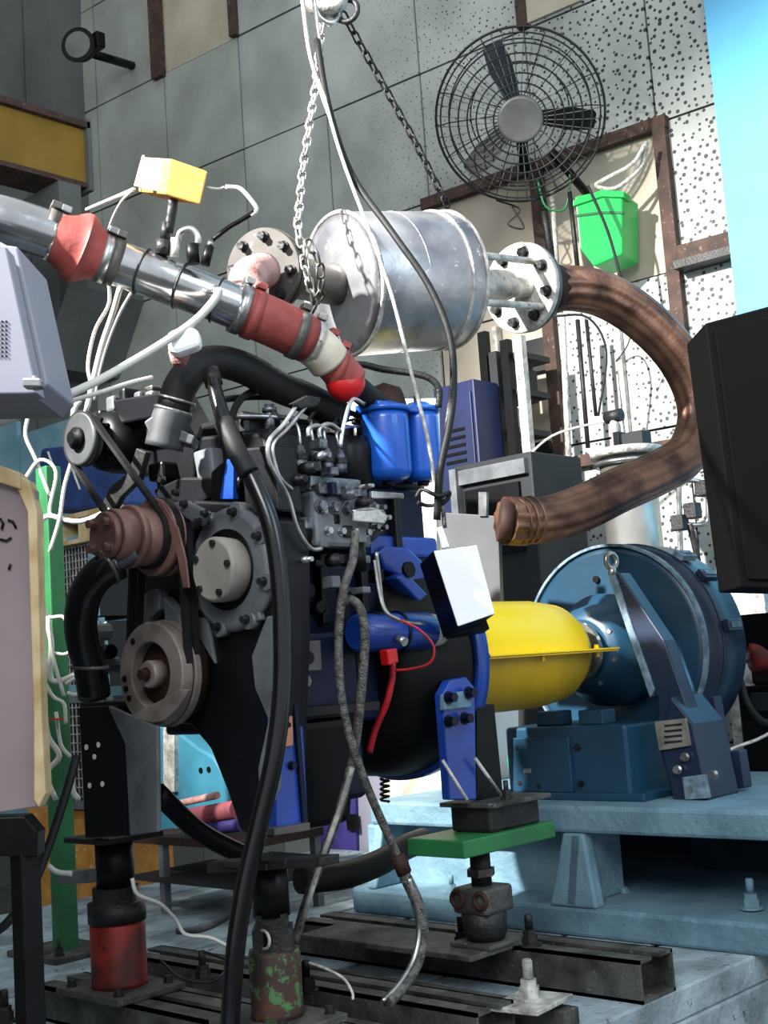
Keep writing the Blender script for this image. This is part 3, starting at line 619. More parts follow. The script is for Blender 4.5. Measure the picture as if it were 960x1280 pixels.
# alternator
al = P(106, 549, X=-.04); ay, az = al.y, al.z
ep('alternator_pulley', MB().lathe(V((-.02, ay, az)), XN, [(0, .060), (.012, .073), (.018, .060), (.024, .073), (.036, .073), (.04, .066)], 40), 'dullgrey')
ep('alternator_nut', MB().lathe(V((-.06, ay, az)), XN, [(0, .03), (.012, .03), (.012, .018), (.024, .018)], 20), 'black')
ep('alternator_body', MB().lathe(V((.0, ay, az)), XA, [(0, .05), (.015, .078), (.05, .085), (.14, .085), (.17, .06)], 40), 'black')
for k in range(10):
    th_ = k*math.pi/5; ep('alternator_fin', MB().lathe(V((.004, ay+math.cos(th_)*.055, az+math.sin(th_)*.055)), XN, [(0, .008), (.01, .006)], 8), 'black')
ep('alternator_bracket', MB().prism(pp([(128, 628), (136, 610), (160, 590), (170, 560), (182, 565), (172, 600), (150, 622), (140, 640)], X=.03), (.02, 0, 0)), 'darksteel', .003)
ep('alternator_arm', MB().prism(pp([(140, 500), (200, 490), (205, 520), (150, 530)], X=.03), (.06, 0, 0)), 'engine', .006)
# belts
def belt(name, circ, x, wd, th, m):
    pts = []
    for (y, z, r) in circ:
        for i in range(48): tt = 2*math.pi*i/48; pts.append((y+r*math.cos(tt), z+r*math.sin(tt)))
    pts = sorted(set(pts))
    def half_(ps):
        h = []
        for p in ps:
            while len(h) > 1 and (h[-1][0]-h[-2][0])*(p[1]-h[-2][1])-(h[-1][1]-h[-2][1])*(p[0]-h[-2][0]) <= 0: h.pop()
            h.append(p)
        return h
    lo = half_(pts); up = half_(pts[::-1]); hull = lo[:-1]+up[:-1]; n_ = len(hull)
    cy_ = sum(p[0] for p in hull)/n_; cz_ = sum(p[1] for p in hull)/n_; vs = []; fs = []
    for i in range(n_):
        p = V((0,)+hull[i]); a_ = V((0,)+hull[i-1]); b_ = V((0,)+hull[(i+1) % n_]); tg = (b_-a_).normalized(); nr = V((0, tg.z, -tg.y))
        for dx, dn in ((0, 0), (wd, 0), (wd, th), (0, th)): vs.append(V((x+dx, p.y, p.z))+nr*dn)
    for i in range(n_):
        for j in range(4): fs.append((i*4+j, ((i+1) % n_)*4+j, ((i+1) % n_)*4+(j+1) % 4, i*4+(j+1) % 4))
    return ep(name, MB().add(vs, fs), m)
belt('fan_belt', [(wy, wz_, .09), (cy, cz, .118)], -.035, .02, .009, 'rubber')
belt('fan_belt', [(wy, wz_, .09), (cy, cz, .118)], -.008, .018, .009, 'rubber')
belt('alternator_belt', [(ay, az, .066), (wy-.0, wz_, .07)], -.058, .018, .010, 'rubber')
ep('belt_highlight_strip', MB().prism(pp([(188, 632), (202, 628), (222, 660), (232, 700), (236, 735), (228, 735), (222, 700), (212, 664)], X=-.045), (.006, 0, 0)), 'brownred', .002)
# thermostat housing and hoses
tn = P(212, 535, Y=-.02)
ep('thermostat_housing', MB().tube(pp([(205, 560), (212, 530), (218, 512)], D=3.15), .048, 20), 'dullgrey')
ep('housing_flange', MB().prism(pp([(180, 527), (190, 520), (244, 545), (240, 556), (186, 540)], D=3.12), Fh*.08), 'enggrey', .004)
ep('hose_clamp', MB().ring(P(216, 513, D=3.15), P(224, 485, D=3.15)-P(212, 530, D=3.15), .044, .005, 28, 6), 'steel')
ep('hose_clamp', MB().ring(P(221, 500, D=3.15), P(224, 485, D=3.15)-P(212, 530, D=3.15), .044, .004, 28, 6), 'steel')
ep('radiator_hose', MB().tube([P(x, y, D=d) for x, y, d in [(216, 512, 3.15), (226, 482, 3.16), (246, 459, 3.2), (275, 452, 3.25), (310, 462, 3.3), (345, 482, 3.36), (385, 498, 3.42), (425, 520, 3.5)]], .042, 18, lobes=9, la=.012), 'rubber')
ep('lower_coolant_hose', MB().tube([P(x, y, D=d) for x, y, d in [(150, 703, 3.1), (128, 714, 3.1), (108, 740, 3.12), (101, 775, 3.14), (104, 805, 3.16), (112, 832, 3.18), (118, 870, 3.2)]], .041, 18), 'blackgloss')
ep('hose_clamp', MB().ring(P(134, 708, D=3.1), V((-.5, .2, -.3)), .045, .006, 28, 6), 'flange')
ep('hose_clamp', MB().ring(P(112, 834, D=3.18), V((0, -.1, 1)), .044, .005, 28, 6), 'flange')
ep('pipe_stub', MB().tube([P(x, y, D=3.1) for x, y in [(170, 685), (150, 694), (136, 704)]], .032, 14), 'enggrey')
# cylinder head, rockers, alternator side clutter
ep('cylinder_head', MB().box((.16, -.17, 1.76), (.84, .17, 1.87)), 'engine', .01)
ep('exhaust_manifold', MB().tube([V((.15, .2, 1.9)), V((.4, .23, 1.93)), V((.8, .22, 1.93))], .045, 12), 'rustdark')
for k in range(4):
    x = .19+k*.165
    rc = ep('rocker_cover', MB().box((x, -.13, 1.87), (x+.14, .13, 1.945)), 'engine', .018); 
    MB().box((x+.05, -.02, 1.945), (x+.09, .02, 1.96)).build('cover_nut', 'darksteel', rc, .004)
    ep('injector', MB().cyl(V((x+.07, -.15, 1.87)), V((x+.07, -.155, 1.96)), .013).cyl(V((x+.07, -.155, 1.94)), V((x+.07, -.155, 1.95)), .02), 'pump')
    ep('head_port', MB().box((x+.02, -.215, 1.775), (x+.1, -.17, 1.85)), 'engine', .01)
ep('intake_gallery', MB().box((.18, -.235, 1.80), (.66, -.17, 1.88)), 'engine', .016)
ep('front_head_cover', MB().prism(pp([(128, 520), (160, 488), (205, 480), (240, 545), (250, 600), (190, 600), (165, 560)], X=.14), (.1, 0, 0)), 'engine', .012)
# lumps of the front upper casting
for (x, y, w_, h_, mm) in ((148, 506, 16, 22, 'enggrey'), (163, 498, 12, 26, 'engine'), (182, 504, 12, 30, 'enggrey'), (196, 494, 14, 10, 'steel'), (196, 486, 14, 5, 'steel'), (172, 530, 18, 16, 'engine'), (176, 580, 26, 34, 'enggrey'), (205, 590, 26, 24, 'black'), (200, 538, 22, 12, 'enggrey'), (165, 545, 20, 14, 'black'), (150, 532, 14, 18, 'black'), (130, 520, 20, 12, 'engine')):
    p = P(x, y, X=.10); s_ = 3.2/1600
    ep('casting_boss', MB().obox(p, XA*.03, V((0, w_*s_*.62, 0)), ZZ*(h_*s_*.5)), mm, .008)
for (pts, mm) in (([(190, 612), (225, 596), (262, 596), (270, 616), (240, 634), (205, 640)], 'engine'), ([(262, 590), (285, 570), (300, 600), (290, 640), (262, 640)], 'black'), ([(240, 565), (262, 558), (266, 600), (246, 600)], 'enggrey'), ([(300, 560), (340, 556), (350, 640), (306, 640)], 'engine')):
    ep('casting_rib', MB().prism(pp(pts, X=.08), (.08, 0, 0)), mm, .008)
ep('blue_pad', MB().prism(pp([(283, 574), (292, 574), (291, 624), (274, 624)], X=.07), (.02, 0, 0)), 'engblue', .002)
ep('link_arm', MB().prism(pp([(214, 628), (232, 626), (258, 640), (250, 658), (232, 648)], X=-.01), (.02, 0, 0)), 'enggrey', .004)
for (x, y) in ((205, 470+130), (258, 642), (250, 652), (232, 630), (222, 616)): ep('bolt', MB().bolt(P(x, y, X=-.01), XN, .008, .012), 'darksteel')
# long thin rocker rails / pipes on top
for i, (pts, r, mm) in enumerate([
    ([(290, 520, 3.3), (340, 521, 3.34), (372, 524, 3.4)], .008, 'steel'), ([(270, 500, 3.3), (330, 496, 3.4), (400, 505, 3.5), (450, 520, 3.55)], .009, 'rubber'),
    ([(300, 545, 3.2), (345, 540, 3.3), (400, 536, 3.4)], .012, 'black'), ([(386, 525, 3.4), (400, 508, 3.42), (420, 512, 3.45), (430, 540, 3.45)], .006, 'rubber'),
    ([(400, 512, 3.45), (410, 500, 3.45), (424, 510, 3.45), (418, 530, 3.45)], .006, 'rubber'), ([(280, 555, 3.2), (300, 500, 3.3), (340, 485, 3.4), (380, 500, 3.45)], .010, 'rubber')]):
    ep('pipe', MB().tube([P(*a[:2], D=a[2]) for a in pts], r, 8), mm)
# injection pump
ipp = ep('injection_pump', MB().box((.20, -.36, 1.56), (.40, -.24, 1.70)), 'enggrey', .012)
ep('pump_top', MB().box((.21, -.345, 1.70), (.39, -.26, 1.74)), 'pump', .006)
ep('pump_body_lower', MB().lathe(V((.12, -.30, 1.60)), XA, [(0, .05), (.04, .062), (.06, .05), (.28, .05)], 28), 'engine')
for k in range(4):
    x = .22+k*.046
    dv = ep('delivery_valve', MB().lathe(V((x, -.305, 1.76)), ZZ, [(0, .016), (.025, .016), (.025, .012), (.05, .012), (.05, .009), (.06, .009)], 10), 'pump')
    MB().lathe(V((x, -.305, 1.785)), ZZ, [(0, .019), (.014, .019)], 6, False).build('nut', 'darksteel', dv)
    ep('injection_line', MB().tube([V((x, -.305, 1.82)), V((x, -.30, 1.87)), V((x+.01+k*.03, -.26, 1.90)), V((x+.03+k*.06, -.2, 1.92)), V((.26+k*.165, -.155, 1.955))], .0042, 8), 'steel')
    ep('pump_plug', MB().bolt(V((x, -.36, 1.66)), YN, .014, .014), 'pump')
    ep('pump_stud', MB().bolt(V((x+.02, -.36, 1.60)), YN, .009, .012), 'steel')
    ep('pump_lug', MB().box((x-.01, -.375, 1.69), (x+.02, -.345, 1.715)), 'pump', .003)
gv = ep('governor', MB().lathe(V((.40, -.30, 1.64)), XA, [(0, .05), (.015, .056), (.05, .056), (.07, .04), (.075, .02)], 32), 'enggrey')
bolts(E_, V((.42, -.356, 1.64)), YN, .03, 6, .007, .02, 'steel')
ep('governor_lever', MB().prism([V((.36, -.395, 1.70)), V((.48, -.395, 1.70)), V((.48, -.395, 1.685)), V((.36, -.395, 1.68))], (0, -.012, 0)), 'steel', .003)
ep('lever_bracket', MB().prism(pp([(440, 640), (470, 638), (482, 645), (478, 655), (440, 652)], Y=-.40), (0, -.01, 0)), 'weld', .003)
ep('solenoid', MB().cyl(V((.34, -.36, 1.50)), V((.34, -.36, 1.57)), .022), 'black')
for (x, y, w_, h_, mm) in ((402, 570, 10, 10, 'pump'), (386, 585, 14, 12, 'darksteel'), (412, 612, 8, 16, 'engnavy'), (436, 618, 12, 16, 'pump'), (455, 628, 10, 12, 'darksteel'), (380, 655, 12, 14, 'pump'), (398, 640, 9, 9, 'steel'), (415, 650, 9, 12, 'black'), (430, 665, 12, 14, 'darksteel'), (447, 668, 12, 22, 'enggrey'), (462, 655, 8, 8, 'pump'), (400, 680, 12, 10, 'enggrey'), (418, 700, 14, 12, 'darksteel'), (436, 700, 10, 14, 'engine'), (452, 700, 12, 10, 'enggrey'), (414, 728, 12, 14, 'enggrey'), (432, 740, 11, 10, 'darksteel'), (452, 738, 12, 8, 'enggrey'), (470, 720, 8, 16, 'black'), (394, 705, 12, 8, 'black'), (458, 608, 10, 5, 'steel'), (468, 645, 16, 5, 'weld'), (398, 556, 12, 12, 'pump'), (412, 590, 12, 10, 'pump'), (372, 600, 12, 24, 'engine'), (380, 700, 8, 10, 'steel')):
    p = P(x, y, Y=-.34-random.random()*.05); s_ = 3.4/1600
    if random.random() < .5: ep('fitting', MB().obox(p, XA*(w_*s_*.55), V((0, .02, 0)), ZZ*(h_*s_*.5)), mm, .004)
    else: ep('fitting', MB().lathe(p, YN, [(-.02, w_*s_*.55), (.012, w_*s_*.55), (.012, w_*s_*.38), (.028, w_*s_*.38)], 14 if w_ > 9 else 6), mm)
for pts in ([(372, 505), (355, 530), (336, 552), (338, 580), (360, 620), (372, 660), (388, 685), (402, 686)], [(382, 508), (360, 535), (341, 556), (345, 585), (352, 600), (365, 612)], [(400, 548), (400, 535), (412, 530), (425, 538)], [(386, 546), (386, 536), (396, 532), (408, 536)], [(440, 640), (462, 636), (478, 640)], [(470, 690), (474, 720), (480, 760), (500, 776), (530, 780)], [(455, 505), (440, 500), (430, 530), (425, 560)]):
    ep('fuel_pipe', MB().tube(pp(pts, Y=-.40), .0055, 8), 'steel')
ep('pipe_bracket', MB().prism(pp([(366, 504), (385, 494), (402, 497), (398, 507), (376, 510)], Y=-.41), (0, .02, 0)), 'darksteel', .003)
# fuel filters
for i, (fx, fy, r) in enumerate(((480, 0, .066), (523, 0, .055))):
    tp = P(fx, 517, Y=-.25); bt = P(fx, 602, Y=-.25); h_ = tp.z-bt.z; tp = V((tp.x, -.25, tp.z))
    f_ = ep('fuel_filter', MB().lathe(tp-ZZ*h_, ZZ, [(0, r*.6), (.012, r*.9), (.03, r), (h_-.02, r), (h_, r*.98)], 40), 'filt', label='blue fuel filter canister')
    MB().lathe(tp, ZZ, [(0, r*1.1), (.014, r*1.12), (.018, r*.8), (.03, r*.5)], 32).build('filter_head', 'filt', f_)
    MB().bolt(tp+ZZ*.03, ZZ, .012, .016).build('bolt', 'pump', f_)
    MB().lathe(tp-ZZ*(h_+.012), ZZ, [(0, .014), (.014, .02)], 12).build('drain_plug', 'darksteel', f_)
tp = P(500, 516, Y=-.25)
ep('filter_bridge', MB().box((tp.x-.13, -.29, tp.z-.003), (tp.x+.12, -.20, tp.z+.016)), 'filt', .005)
ep('filter_bracket', MB().box((tp.x-.10, -.20, tp.z-.16), (tp.x+.10, -.17, tp.z)), 'engine', .005)
q_ = P(440, 585, Y=-.2); ep('dark_filter', MB().lathe(V((q_.x, -.2, q_.z-.08)), ZZ, [(0, .03), (.02, .055), (.13, .06), (.16, .05)], 28), 'black')
# starter
s0 = P(445, 790, Y=-.30); s1 = P(532, 790, Y=-.30); szz = (s0.z+s1.z)/2
ep('starter_motor', MB().lathe(V((s0.x, -.30, szz)), XA, [(0, .04), (.01, .05), (s1.x-s0.x, .05), (s1.x-s0.x+.01, .045)], 32), 'engblue')
ep('starter_nose', MB().lathe(V((s1.x, -.30, szz)), XA, [(0, .048), (.05, .042), (.08, .026), (.10, .02)], 28), 'weld')
ep('starter_solenoid', MB().lathe(V((s0.x+.06, -.29, szz+.0)), XA, [(0, .02), (.0, .055), (.03, .056), (.03, .02)], 24), 'black')
ep('starter_terminal', MB().cyl(V((s0.x+.10, -.35, szz-.02)), V((s0.x+.10, -.375, szz-.03)), .012), 'steel')
ep('terminal_boot', MB().prism(pp([(484, 812), (497, 810), (499, 828), (487, 832)], Y=-.38), (0, .03, 0)), 'redcap', .004)
ep('starter_strap', MB().ring(V((s0.x+.15, -.30, szz)), XA, .052, .005), 'engnavy')
# flywheel housing
ep('bell_housing', MB().lathe(V((.56, 0, 1.27)), XA, [(0, .22), (.03, .28), (.14, .315), (.24, .325), (.26, .325)], 72), 'black')
ep('housing_rim', MB().lathe(V((.815, 0, 1.27)), XA, [(0, .335), (.005, .34), (.045, .34), (.05, .33)], 72), 'engblue')
ep('housing_rim', MB().lathe(V((.875, 0, 1.27)), XA, [(0, .30), (.02, .30)], 64), 'engnavy')
ep('housing_cowl', MB().prism(pp([(472, 690), (482, 682), (510, 684), (528, 700), (545, 762), (534, 752), (505, 722), (482, 712)], Y=-.22), (0, .06, 0)), 'engblue', .008)
ep('housing_cowl_edge', MB().prism(pp([(495, 722), (508, 715), (544, 752), (540, 766), (520, 748)], Y=-.26), (0, .05, 0)), 'engblue', .006)
ep('cowl_hole', MB().lathe(P(512, 712, Y=-.265), YN, [(-.01, .022), (.002, .022)], 24), 'black')
ep('rear_deck', MB().box((.56, -.20, 1.56), (.84, .2, 1.62)), 'engblue', .01)
bolts(E_, V((.86, 0, 1.27)), XA, .32, 12, .011, .014, 'engblue')
# side bracket lug with hole, blue side plate
lg = pp([(372, 802), (401, 800), (403, 838), (374, 840)], Y=-.30)
ep('lifting_lug', MB().prism(lg, (0, .02, 0)), 'flange', .003)
ep('lug_hole', MB().lathe(P(387, 822, Y=-.304), V((0, 1, 0)), [(0, .016), (.002, .016)], 20), 'black')
ep('lug_bolt', MB().bolt(P(376, 852, Y=-.29), YN, .014, .02), 'enggrey'); ep('lug_arm', MB().prism(pp([(368, 840), (384, 840), (384, 862), (368, 862)], Y=-.28), (0, .05, 0)), 'engnavy', .004)
ep('side_plate', MB().prism(pp([(352, 700), (362, 712), (366, 860), (366, 870), (378, 880), (386, 1032), (346, 1036), (346, 960), (340, 760)], Y=-.335), (0, .03, 0)), 'engblue', .004)
ep('side_plate_edge', MB().prism(pp([(368, 880), (373, 880), (386, 1030), (380, 1032)], Y=-.345), (0, .02, 0)), 'engnavy', .002)
ep('side_plate_foot', MB().prism(pp([(343, 1036), (388, 1028), (388, 1038), (343, 1045)], Y=-.36), (0, .06, 0)), 'flange', .002)
tg_ = ep('copper_tag', MB().prism(pp([(355, 896), (366, 895), (367, 932), (354, 934)], Y=-.345), (0, .01, 0)), 'copper', .002)
MB().lathe(P(361, 906, Y=-.347), YN, [(-.004, .006), (.002, .006)], 12).build('hole', 'black', tg_)
for x, y in ((364, 957), (362, 770), (358, 720), (365, 800)): ep('side_bolt', MB().bolt(P(x, y, Y=-.335), YN, .009, .01), 'engnavy')
# front support leg: black side plate with holes and grey front web
fb = ep('front_support', MB().prism(pp([(98, 884), (140, 882), (158, 900), (160, 1045), (106, 1048)], X=-.05), (.04, 0, 0)), 'black', .004)
for x, y in ((108, 934), (123, 931), (118, 946), (112, 982), (128, 980)): MB().lathe(P(x, y, X=-.051), XN, [(-.001, .007), (.0015, .007)], 14).build('hole', 'white', fb)
ep('front_support_web', MB().prism(pp([(134, 882), (196, 908), (197, 1040), (162, 1044), (156, 930)], X=-.065), (.012, 0, 0)), 'enggrey', .003)
ep('support_flange', MB().prism(pp([(98, 878), (150, 876), (190, 880), (190, 888), (100, 890)], X=-.03), (.14, 0, 0)), 'engine', .004)
ep('support_brace', MB().tube([P(196, 990, D=3.2), P(250, 1040, D=3.3), P(318, 1075, D=3.4)], .026, 10), 'black')
# rear support (blue) with gussets
rs = [(553, 868), (563, 850), (583, 846), (594, 860), (596, 1000), (563, 1000)]
ep('rear_support', MB().prism(pp(rs, Y=-.34), (0, .03, 0)), 'engblue', .004)
ep('rear_support_pad', MB().prism(pp([(556, 868), (592, 862), (590, 884), (556, 888)], Y=-.355), (0, .02, 0)), 'castblue', .004)
for x, y in ((560, 872), (585, 866), (580, 898), (560, 902)): ep('support_nut', MB().bolt(P(x, y, Y=-.355), YN, .014, .02), 'engnavy')
ep('support_rib', MB().tube([P(553, 950, Y=-.36), P(584, 1000, Y=-.40)], .005, 6), 'weld'); ep('support_rib', MB().tube([P(594, 948, Y=-.36), P(628, 996, Y=-.36)], .005, 6), 'weld')
ep('rear_support_web', MB().prism(pp([(596, 880), (618, 880), (630, 1000), (596, 1000)], Y=-.31), (0, .02, 0)), 'black', .003)
# red valve cap on turbo inlet, turbo volute behind filters
tb = P(455, 500, D=3.6)
ep('turbo_volute', MB().lathe(tb+V((.02, .02, -.05)), V((.6, -.6, .2)), [(0, .05), (.03, .08), (.08, .085), (.12, .06)], 32), 'rustdark')
# ================================================================ JACKS
def jack(label, c, r, zt_, m, m2, plate=.13, hole=False):
    c = V(c); t = thing('support_jack', label, 'jack', c)
    MB().box(c+V((-plate*.75, -plate, 0)), c+V((plate*.75, plate, .018))).build('foot_plate', 'dirt', t, .003)
    h_ = zt_-c.z; z1 = c.z+.018; zm = z1+(h_-.018)*.42
    MB().lathe(V((c.x, c.y, z1)), ZZ, [(0, r*1.02), (.01, r), (zm-z1-.01, r), (zm-z1, r*.95)], 32).build('lower_tube', m, t)
    MB().lathe(V((c.x, c.y, zm)), ZZ, [(0, r*1.05), (.05, r*1.05), (.05, r*.85), (h_*.22, r*.85)], 32 if not hole else 4, not hole).build('collar', m2, t)
    MB().lathe(V((c.x, c.y, zm+h_*.2)), ZZ, [(0, r*.7), (zt_-zm-h_*.2-.012, r*.7)], 24).build('screw', 'black', t)
    MB().box((c.x-r*1.3, c.y-r*1.3, zt_-.014), (c.x+r*1.3, c.y+r*1.3, zt_)).build('top_plate', m2, t, .003)
    if hole: 
        p = V((c.x-r*.74, c.y-r*.3, zm+.03)); MB().ring(p, XN, .02, .004, 20, 6).build('bar_socket', 'weld', t); MB().lathe(p, XN, [(-.01, .018), (.001, .018)], 16).build('bar_hole', 'black', t)
    for sx in (-1, 1):
        for sy in (-1, 1): MB().bolt(c+V((sx*plate*.55, sy*plate*.75, .018)), ZZ, .011, .014).build('bolt', 'darksteel', t)
    return t
jr = P(150, 1232, X=.05); jack('red-painted tubular jack under the front left engine support', (.05, jr.y, .47), .072, .872, 'jackred', 'darksteel', .14)
jm = P(345, 1232, X=.05); jack('rusty jack with green stain and round bar hole, under the engine front', (.05, jm.y, .47), .060, .84, 'rustgreen', 'darksteel', .13, True)
rj = P(615, 1130, Y=-.30)
t = thing('support_jack', 'short rusty screw jack with two eyes under the green rear plate', 'jack', (.79, -.30, .50))
RX, RY = .80, -.30
MB().box((RX-.07, RY-.07, .50), (RX+.07, RY+.07, .512)).build('foot_plate', 'dirt', t, .003)
MB().lathe(V((RX, RY, .512)), ZZ, [(0, .05), (.02, .06), (.07, .062), (.08, .05)], 28).build('lower_tube', 'darksteel', t)
MB().box((RX-.06, RY-.06, .585), (RX+.06, RY+.06, .655)).build('yoke', 'dirt', t, .01)
for yy in (-.04, .04): MB().ring(V((RX-.06, RY+yy, .625)), XN, .02, .007, 20, 6).build('eye', 'rustdark', t)
MB().cyl(V((RX, RY, .655)), V((RX, RY, .755)), .028).build('screw', 'darksteel', t)
MB().lathe(V((RX, RY, .68)), ZZ, [(0, .04), (.02, .04)], 6, False).build('nut', 'dirt', t)
o = MB().box((.62, -.40, .755), (1.02, -.20, .80)).build('green_plate', 'green', None, .004); recenter(o, (.82, -.3, .755)); tag(o, 'green painted steel spreader plate on top of the rear jack', 'plate')
t = thing('rubber_mount', 'dark square mount block between green plate and blue rear support', 'mount', (.82, -.30, .80))
MB().box((.76, -.38, .80), (.98, -.24, .875)).build('block', 'darksteel', t, .008); MB().box((.74, -.41, .868), (1.0, -.22, .88)).build('top_plate', 'dirt', t, .002)
MB().bolt(V((.85, -.37, .88)), ZZ, .014, .02, .03).build('stud', 'darksteel', t); MB().bolt(V((.79, -.36, .80)), YN, .01, .012).build('bolt', 'rustdark', t)
# cross bars under engine front
o = MB().prism(pp([(258, 1078), (400, 1072), (400, 1084), (258, 1092)], X=-.02), (.06, 0, 0)).build('support_bar', 'darksteel', None, .003); tag(o, 'flat dark steel cross bar above the rusty front jack', 'bar')
o = MB().prism(pp([(70, 1090), (112, 1088), (112, 1104), (70, 1106)], X=-.02), (.04, 0, 0)).build('support_bar', 'enggrey', None, .003); tag(o, 'short grey steel bar sticking out left of the red jack', 'bar')
# ================================================================ CHARGE PIPE
t = thing('charge_pipe', 'long metal pipe with red silicone couplings slanting into the engine top', 'pipe', P(435, 480, D=3.45))
def seg(pts, r, name, m, k=24, bevel=None, **kw): return MB().tube([P(x, y, D=d) for x, y, d in pts], r, k, **kw).build(name, m, t)
seg([(-60, 262, 2.95), (0, 275, 2.97), (40, 287, 3.0), (66, 296, 3.02)], .058, 'elbow', 'chrome')
seg([(60, 292, 3.02), (80, 301, 3.03), (100, 310, 3.05), (118, 318, 3.06), (132, 324, 3.07)], lambda u: .058+.028*math.exp(-((u-.5)/.22)**2), 'bellows', 'silicone', rough=.01)
seg([(128, 322, 3.07), (190, 344, 3.1), (250, 366, 3.15), (300, 386, 3.2)], .0555, 'straight_pipe', 'chrome')
seg([(296, 384, 3.2), (345, 405, 3.25), (384, 424, 3.3)], .062, 'red_coupling', 'silicone')
seg([(378, 421, 3.3), (400, 438, 3.32), (412, 452, 3.34)], .056, 'wrapped_elbow', 'paper')
seg([(402, 436, 3.33), (420, 458, 3.35), (438, 478, 3.38)], .05, 'lower_coupling', 'silicone')
MB().lathe(P(432, 478, D=3.36), V((-.4, -.8, .0)), [(-.05, .03), (-.01, .052), (.02, .048), (.035, .03), (.04, .012)], 28).build('end_cap', 'redcap', t)
seg([(430, 470, 3.40), (452, 490, 3.46), (480, 512, 3.55)], .034, 'outlet_stub', 'rubber')
def clampring(x, y, d, R, m='steel', wd=.012):
    c = P(x, y, D=d); ax = (P(x+30, y+12, D=d+.02)-P(x-30, y-12, D=d-.02))
    MB().lathe(c-ax.normalized()*wd, ax, [(0, R-.003), (0, R), (wd*2, R), (wd*2, R-.003)], 32).build('hose_clamp', m, t)
    up = (IU-ax.normalized()*IU.dot(ax.normalized())).normalized(); MB().obox(c+up*(R+.006)-FW*.01, ax.normalized()*.012, up*.008, ax.normalized().cross(up)*.024).build('clamp_screw', m, t, .002)
for a_ in ((60, 292, 3.02, .061, 'flange'), (72, 297, 3.03, .061, 'steel'), (131, 323, 3.07, .0605, 'steel'), (142, 327, 3.075, .059, 'flange'), (300, 386, 3.2, .0655, 'steel'), (316, 393, 3.22, .0655, 'silicone'), (372, 418, 3.28, .0655, 'flange'), (392, 428, 3.31, .061, 'weld'), (408, 444, 3.34, .0555, 'silicone'), (422, 459, 3.355, .054, 'silicone')): clampring(*a_)
for x, y, d in ((178, 340, 3.09), (226, 357, 3.12), (272, 375, 3.17)):
    c = P(x, y, D=d); ax = P(x+30, y+11, D=d)-P(x-30, y-11, D=d); MB().ring(c, ax, .0565, .0035, 32, 6).build('weld_bead', 'darksteel', t)
# branch stub to the muffler flange
MB().tube([P(318, 388, D=3.27), P(308, 362, D=3.36), P(312, 345, D=3.46), P(330, 338, D=3.56)], .05, 20).build('branch_elbow', 'pinkwrap', t)
# sensors on the pipe
for x, y, x2, y2, r, mm in ((206, 300, 208, 278, .012, 'darksteel'), (208, 292, 214, 262, .008, 'fangrey'), (242, 330, 240, 305, .016, 'black'), (256, 332, 262, 308, .012, 'black'), (203, 318, 204, 300, .018, 'darksteel'), (218, 322, 219, 298, .012, 'weld'), (266, 358, 268, 366, .012, 'steel'), (262, 308, 264, 302, .008, 'steel')):
    MB().tube([P(x, y, D=3.08), P(x2, y2, D=3.08)], r, 10).build('sensor', mm, t)
MB().tube([P(x, y, D=3.08) for x, y in [(222, 300), (226, 290), (238, 286), (247, 294), (247, 306)]], .008, 8).build('sensor_elbow', 'steel', t)
MB().tube([P(x, y, D=3.08) for x, y in [(210, 290), (215, 262), (216, 250)]], .013, 8).build('sensor_mast', 'darksteel', t)
# wooden block on the sensor mast
t = thing('wooden_block', 'yellowed wooden block perched on a sensor above the charge pipe', 'block', P(214, 252, D=3.1))
f1 = pp([(168, 233), (178, 195), (214, 198), (206, 241)], D=3.05)
MB().prism(pp([(206, 243), (214, 198), (260, 214), (251, 256)], D=3.05), (P(180, 196, D=3.15)-P(214, 198, D=3.05))).build('body', 'woodor', t, .004)
MB().prism([p+(P(168, 233, D=3.1)-P(206, 241, D=3.05)).normalized()*.001 for p in pp([(167.5, 232), (178, 194), (181, 194), (170.5, 233)], D=3.13)], V((.002, .002, 0))).build('label', 'paper', t)
MB().prism([p-Fh*.002 for p in pp([(170, 233), (180, 197), (213, 199), (205.5, 241)], D=3.08)], Fh*.002).build('paper_label', 'paper', t)
# ================================================================ MUFFLER
t = thing('muffler', 'big silver drum muffler with end flanges hanging on chains over engine', 'muffler', P(500, 440, D=4.0))
A0 = P(428, 356, D=3.86); A1 = P(556, 351, D=4.08); ax = (A1-A0).normalized(); L_ = (A1-A0).length
def mu(name, prof, m, n=56, **k): return MB().lathe(A0, ax, prof, n, **k).build(name, m, t)
mu('shell', [(0, .214), (.01, .216), (L_-.01, .216), (L_, .212)], 'alu')
mu('end_cap', [(-.022, .10), (-.016, .17), (0, .212)], 'alu')
mu('end_cap', [(L_, .212), (L_+.012, .20), (L_+.02, .06)], 'weld')
for d in (.0, L_-.055, L_): MB().ring(A0+ax*d, ax, .215, .007, 64, 6).build('weld_seam', 'weld', t)
MB().ring(A0+ax*L_*.45, ax, .2145, .003, 64, 6).build('weld_seam', 'alu', t)
def fl(d, r, th, m): mu('flange', [(d-th/2, r-.003), (d-th/2+.003, r), (d+th/2-.003, r), (d+th/2, r-.003)], m)
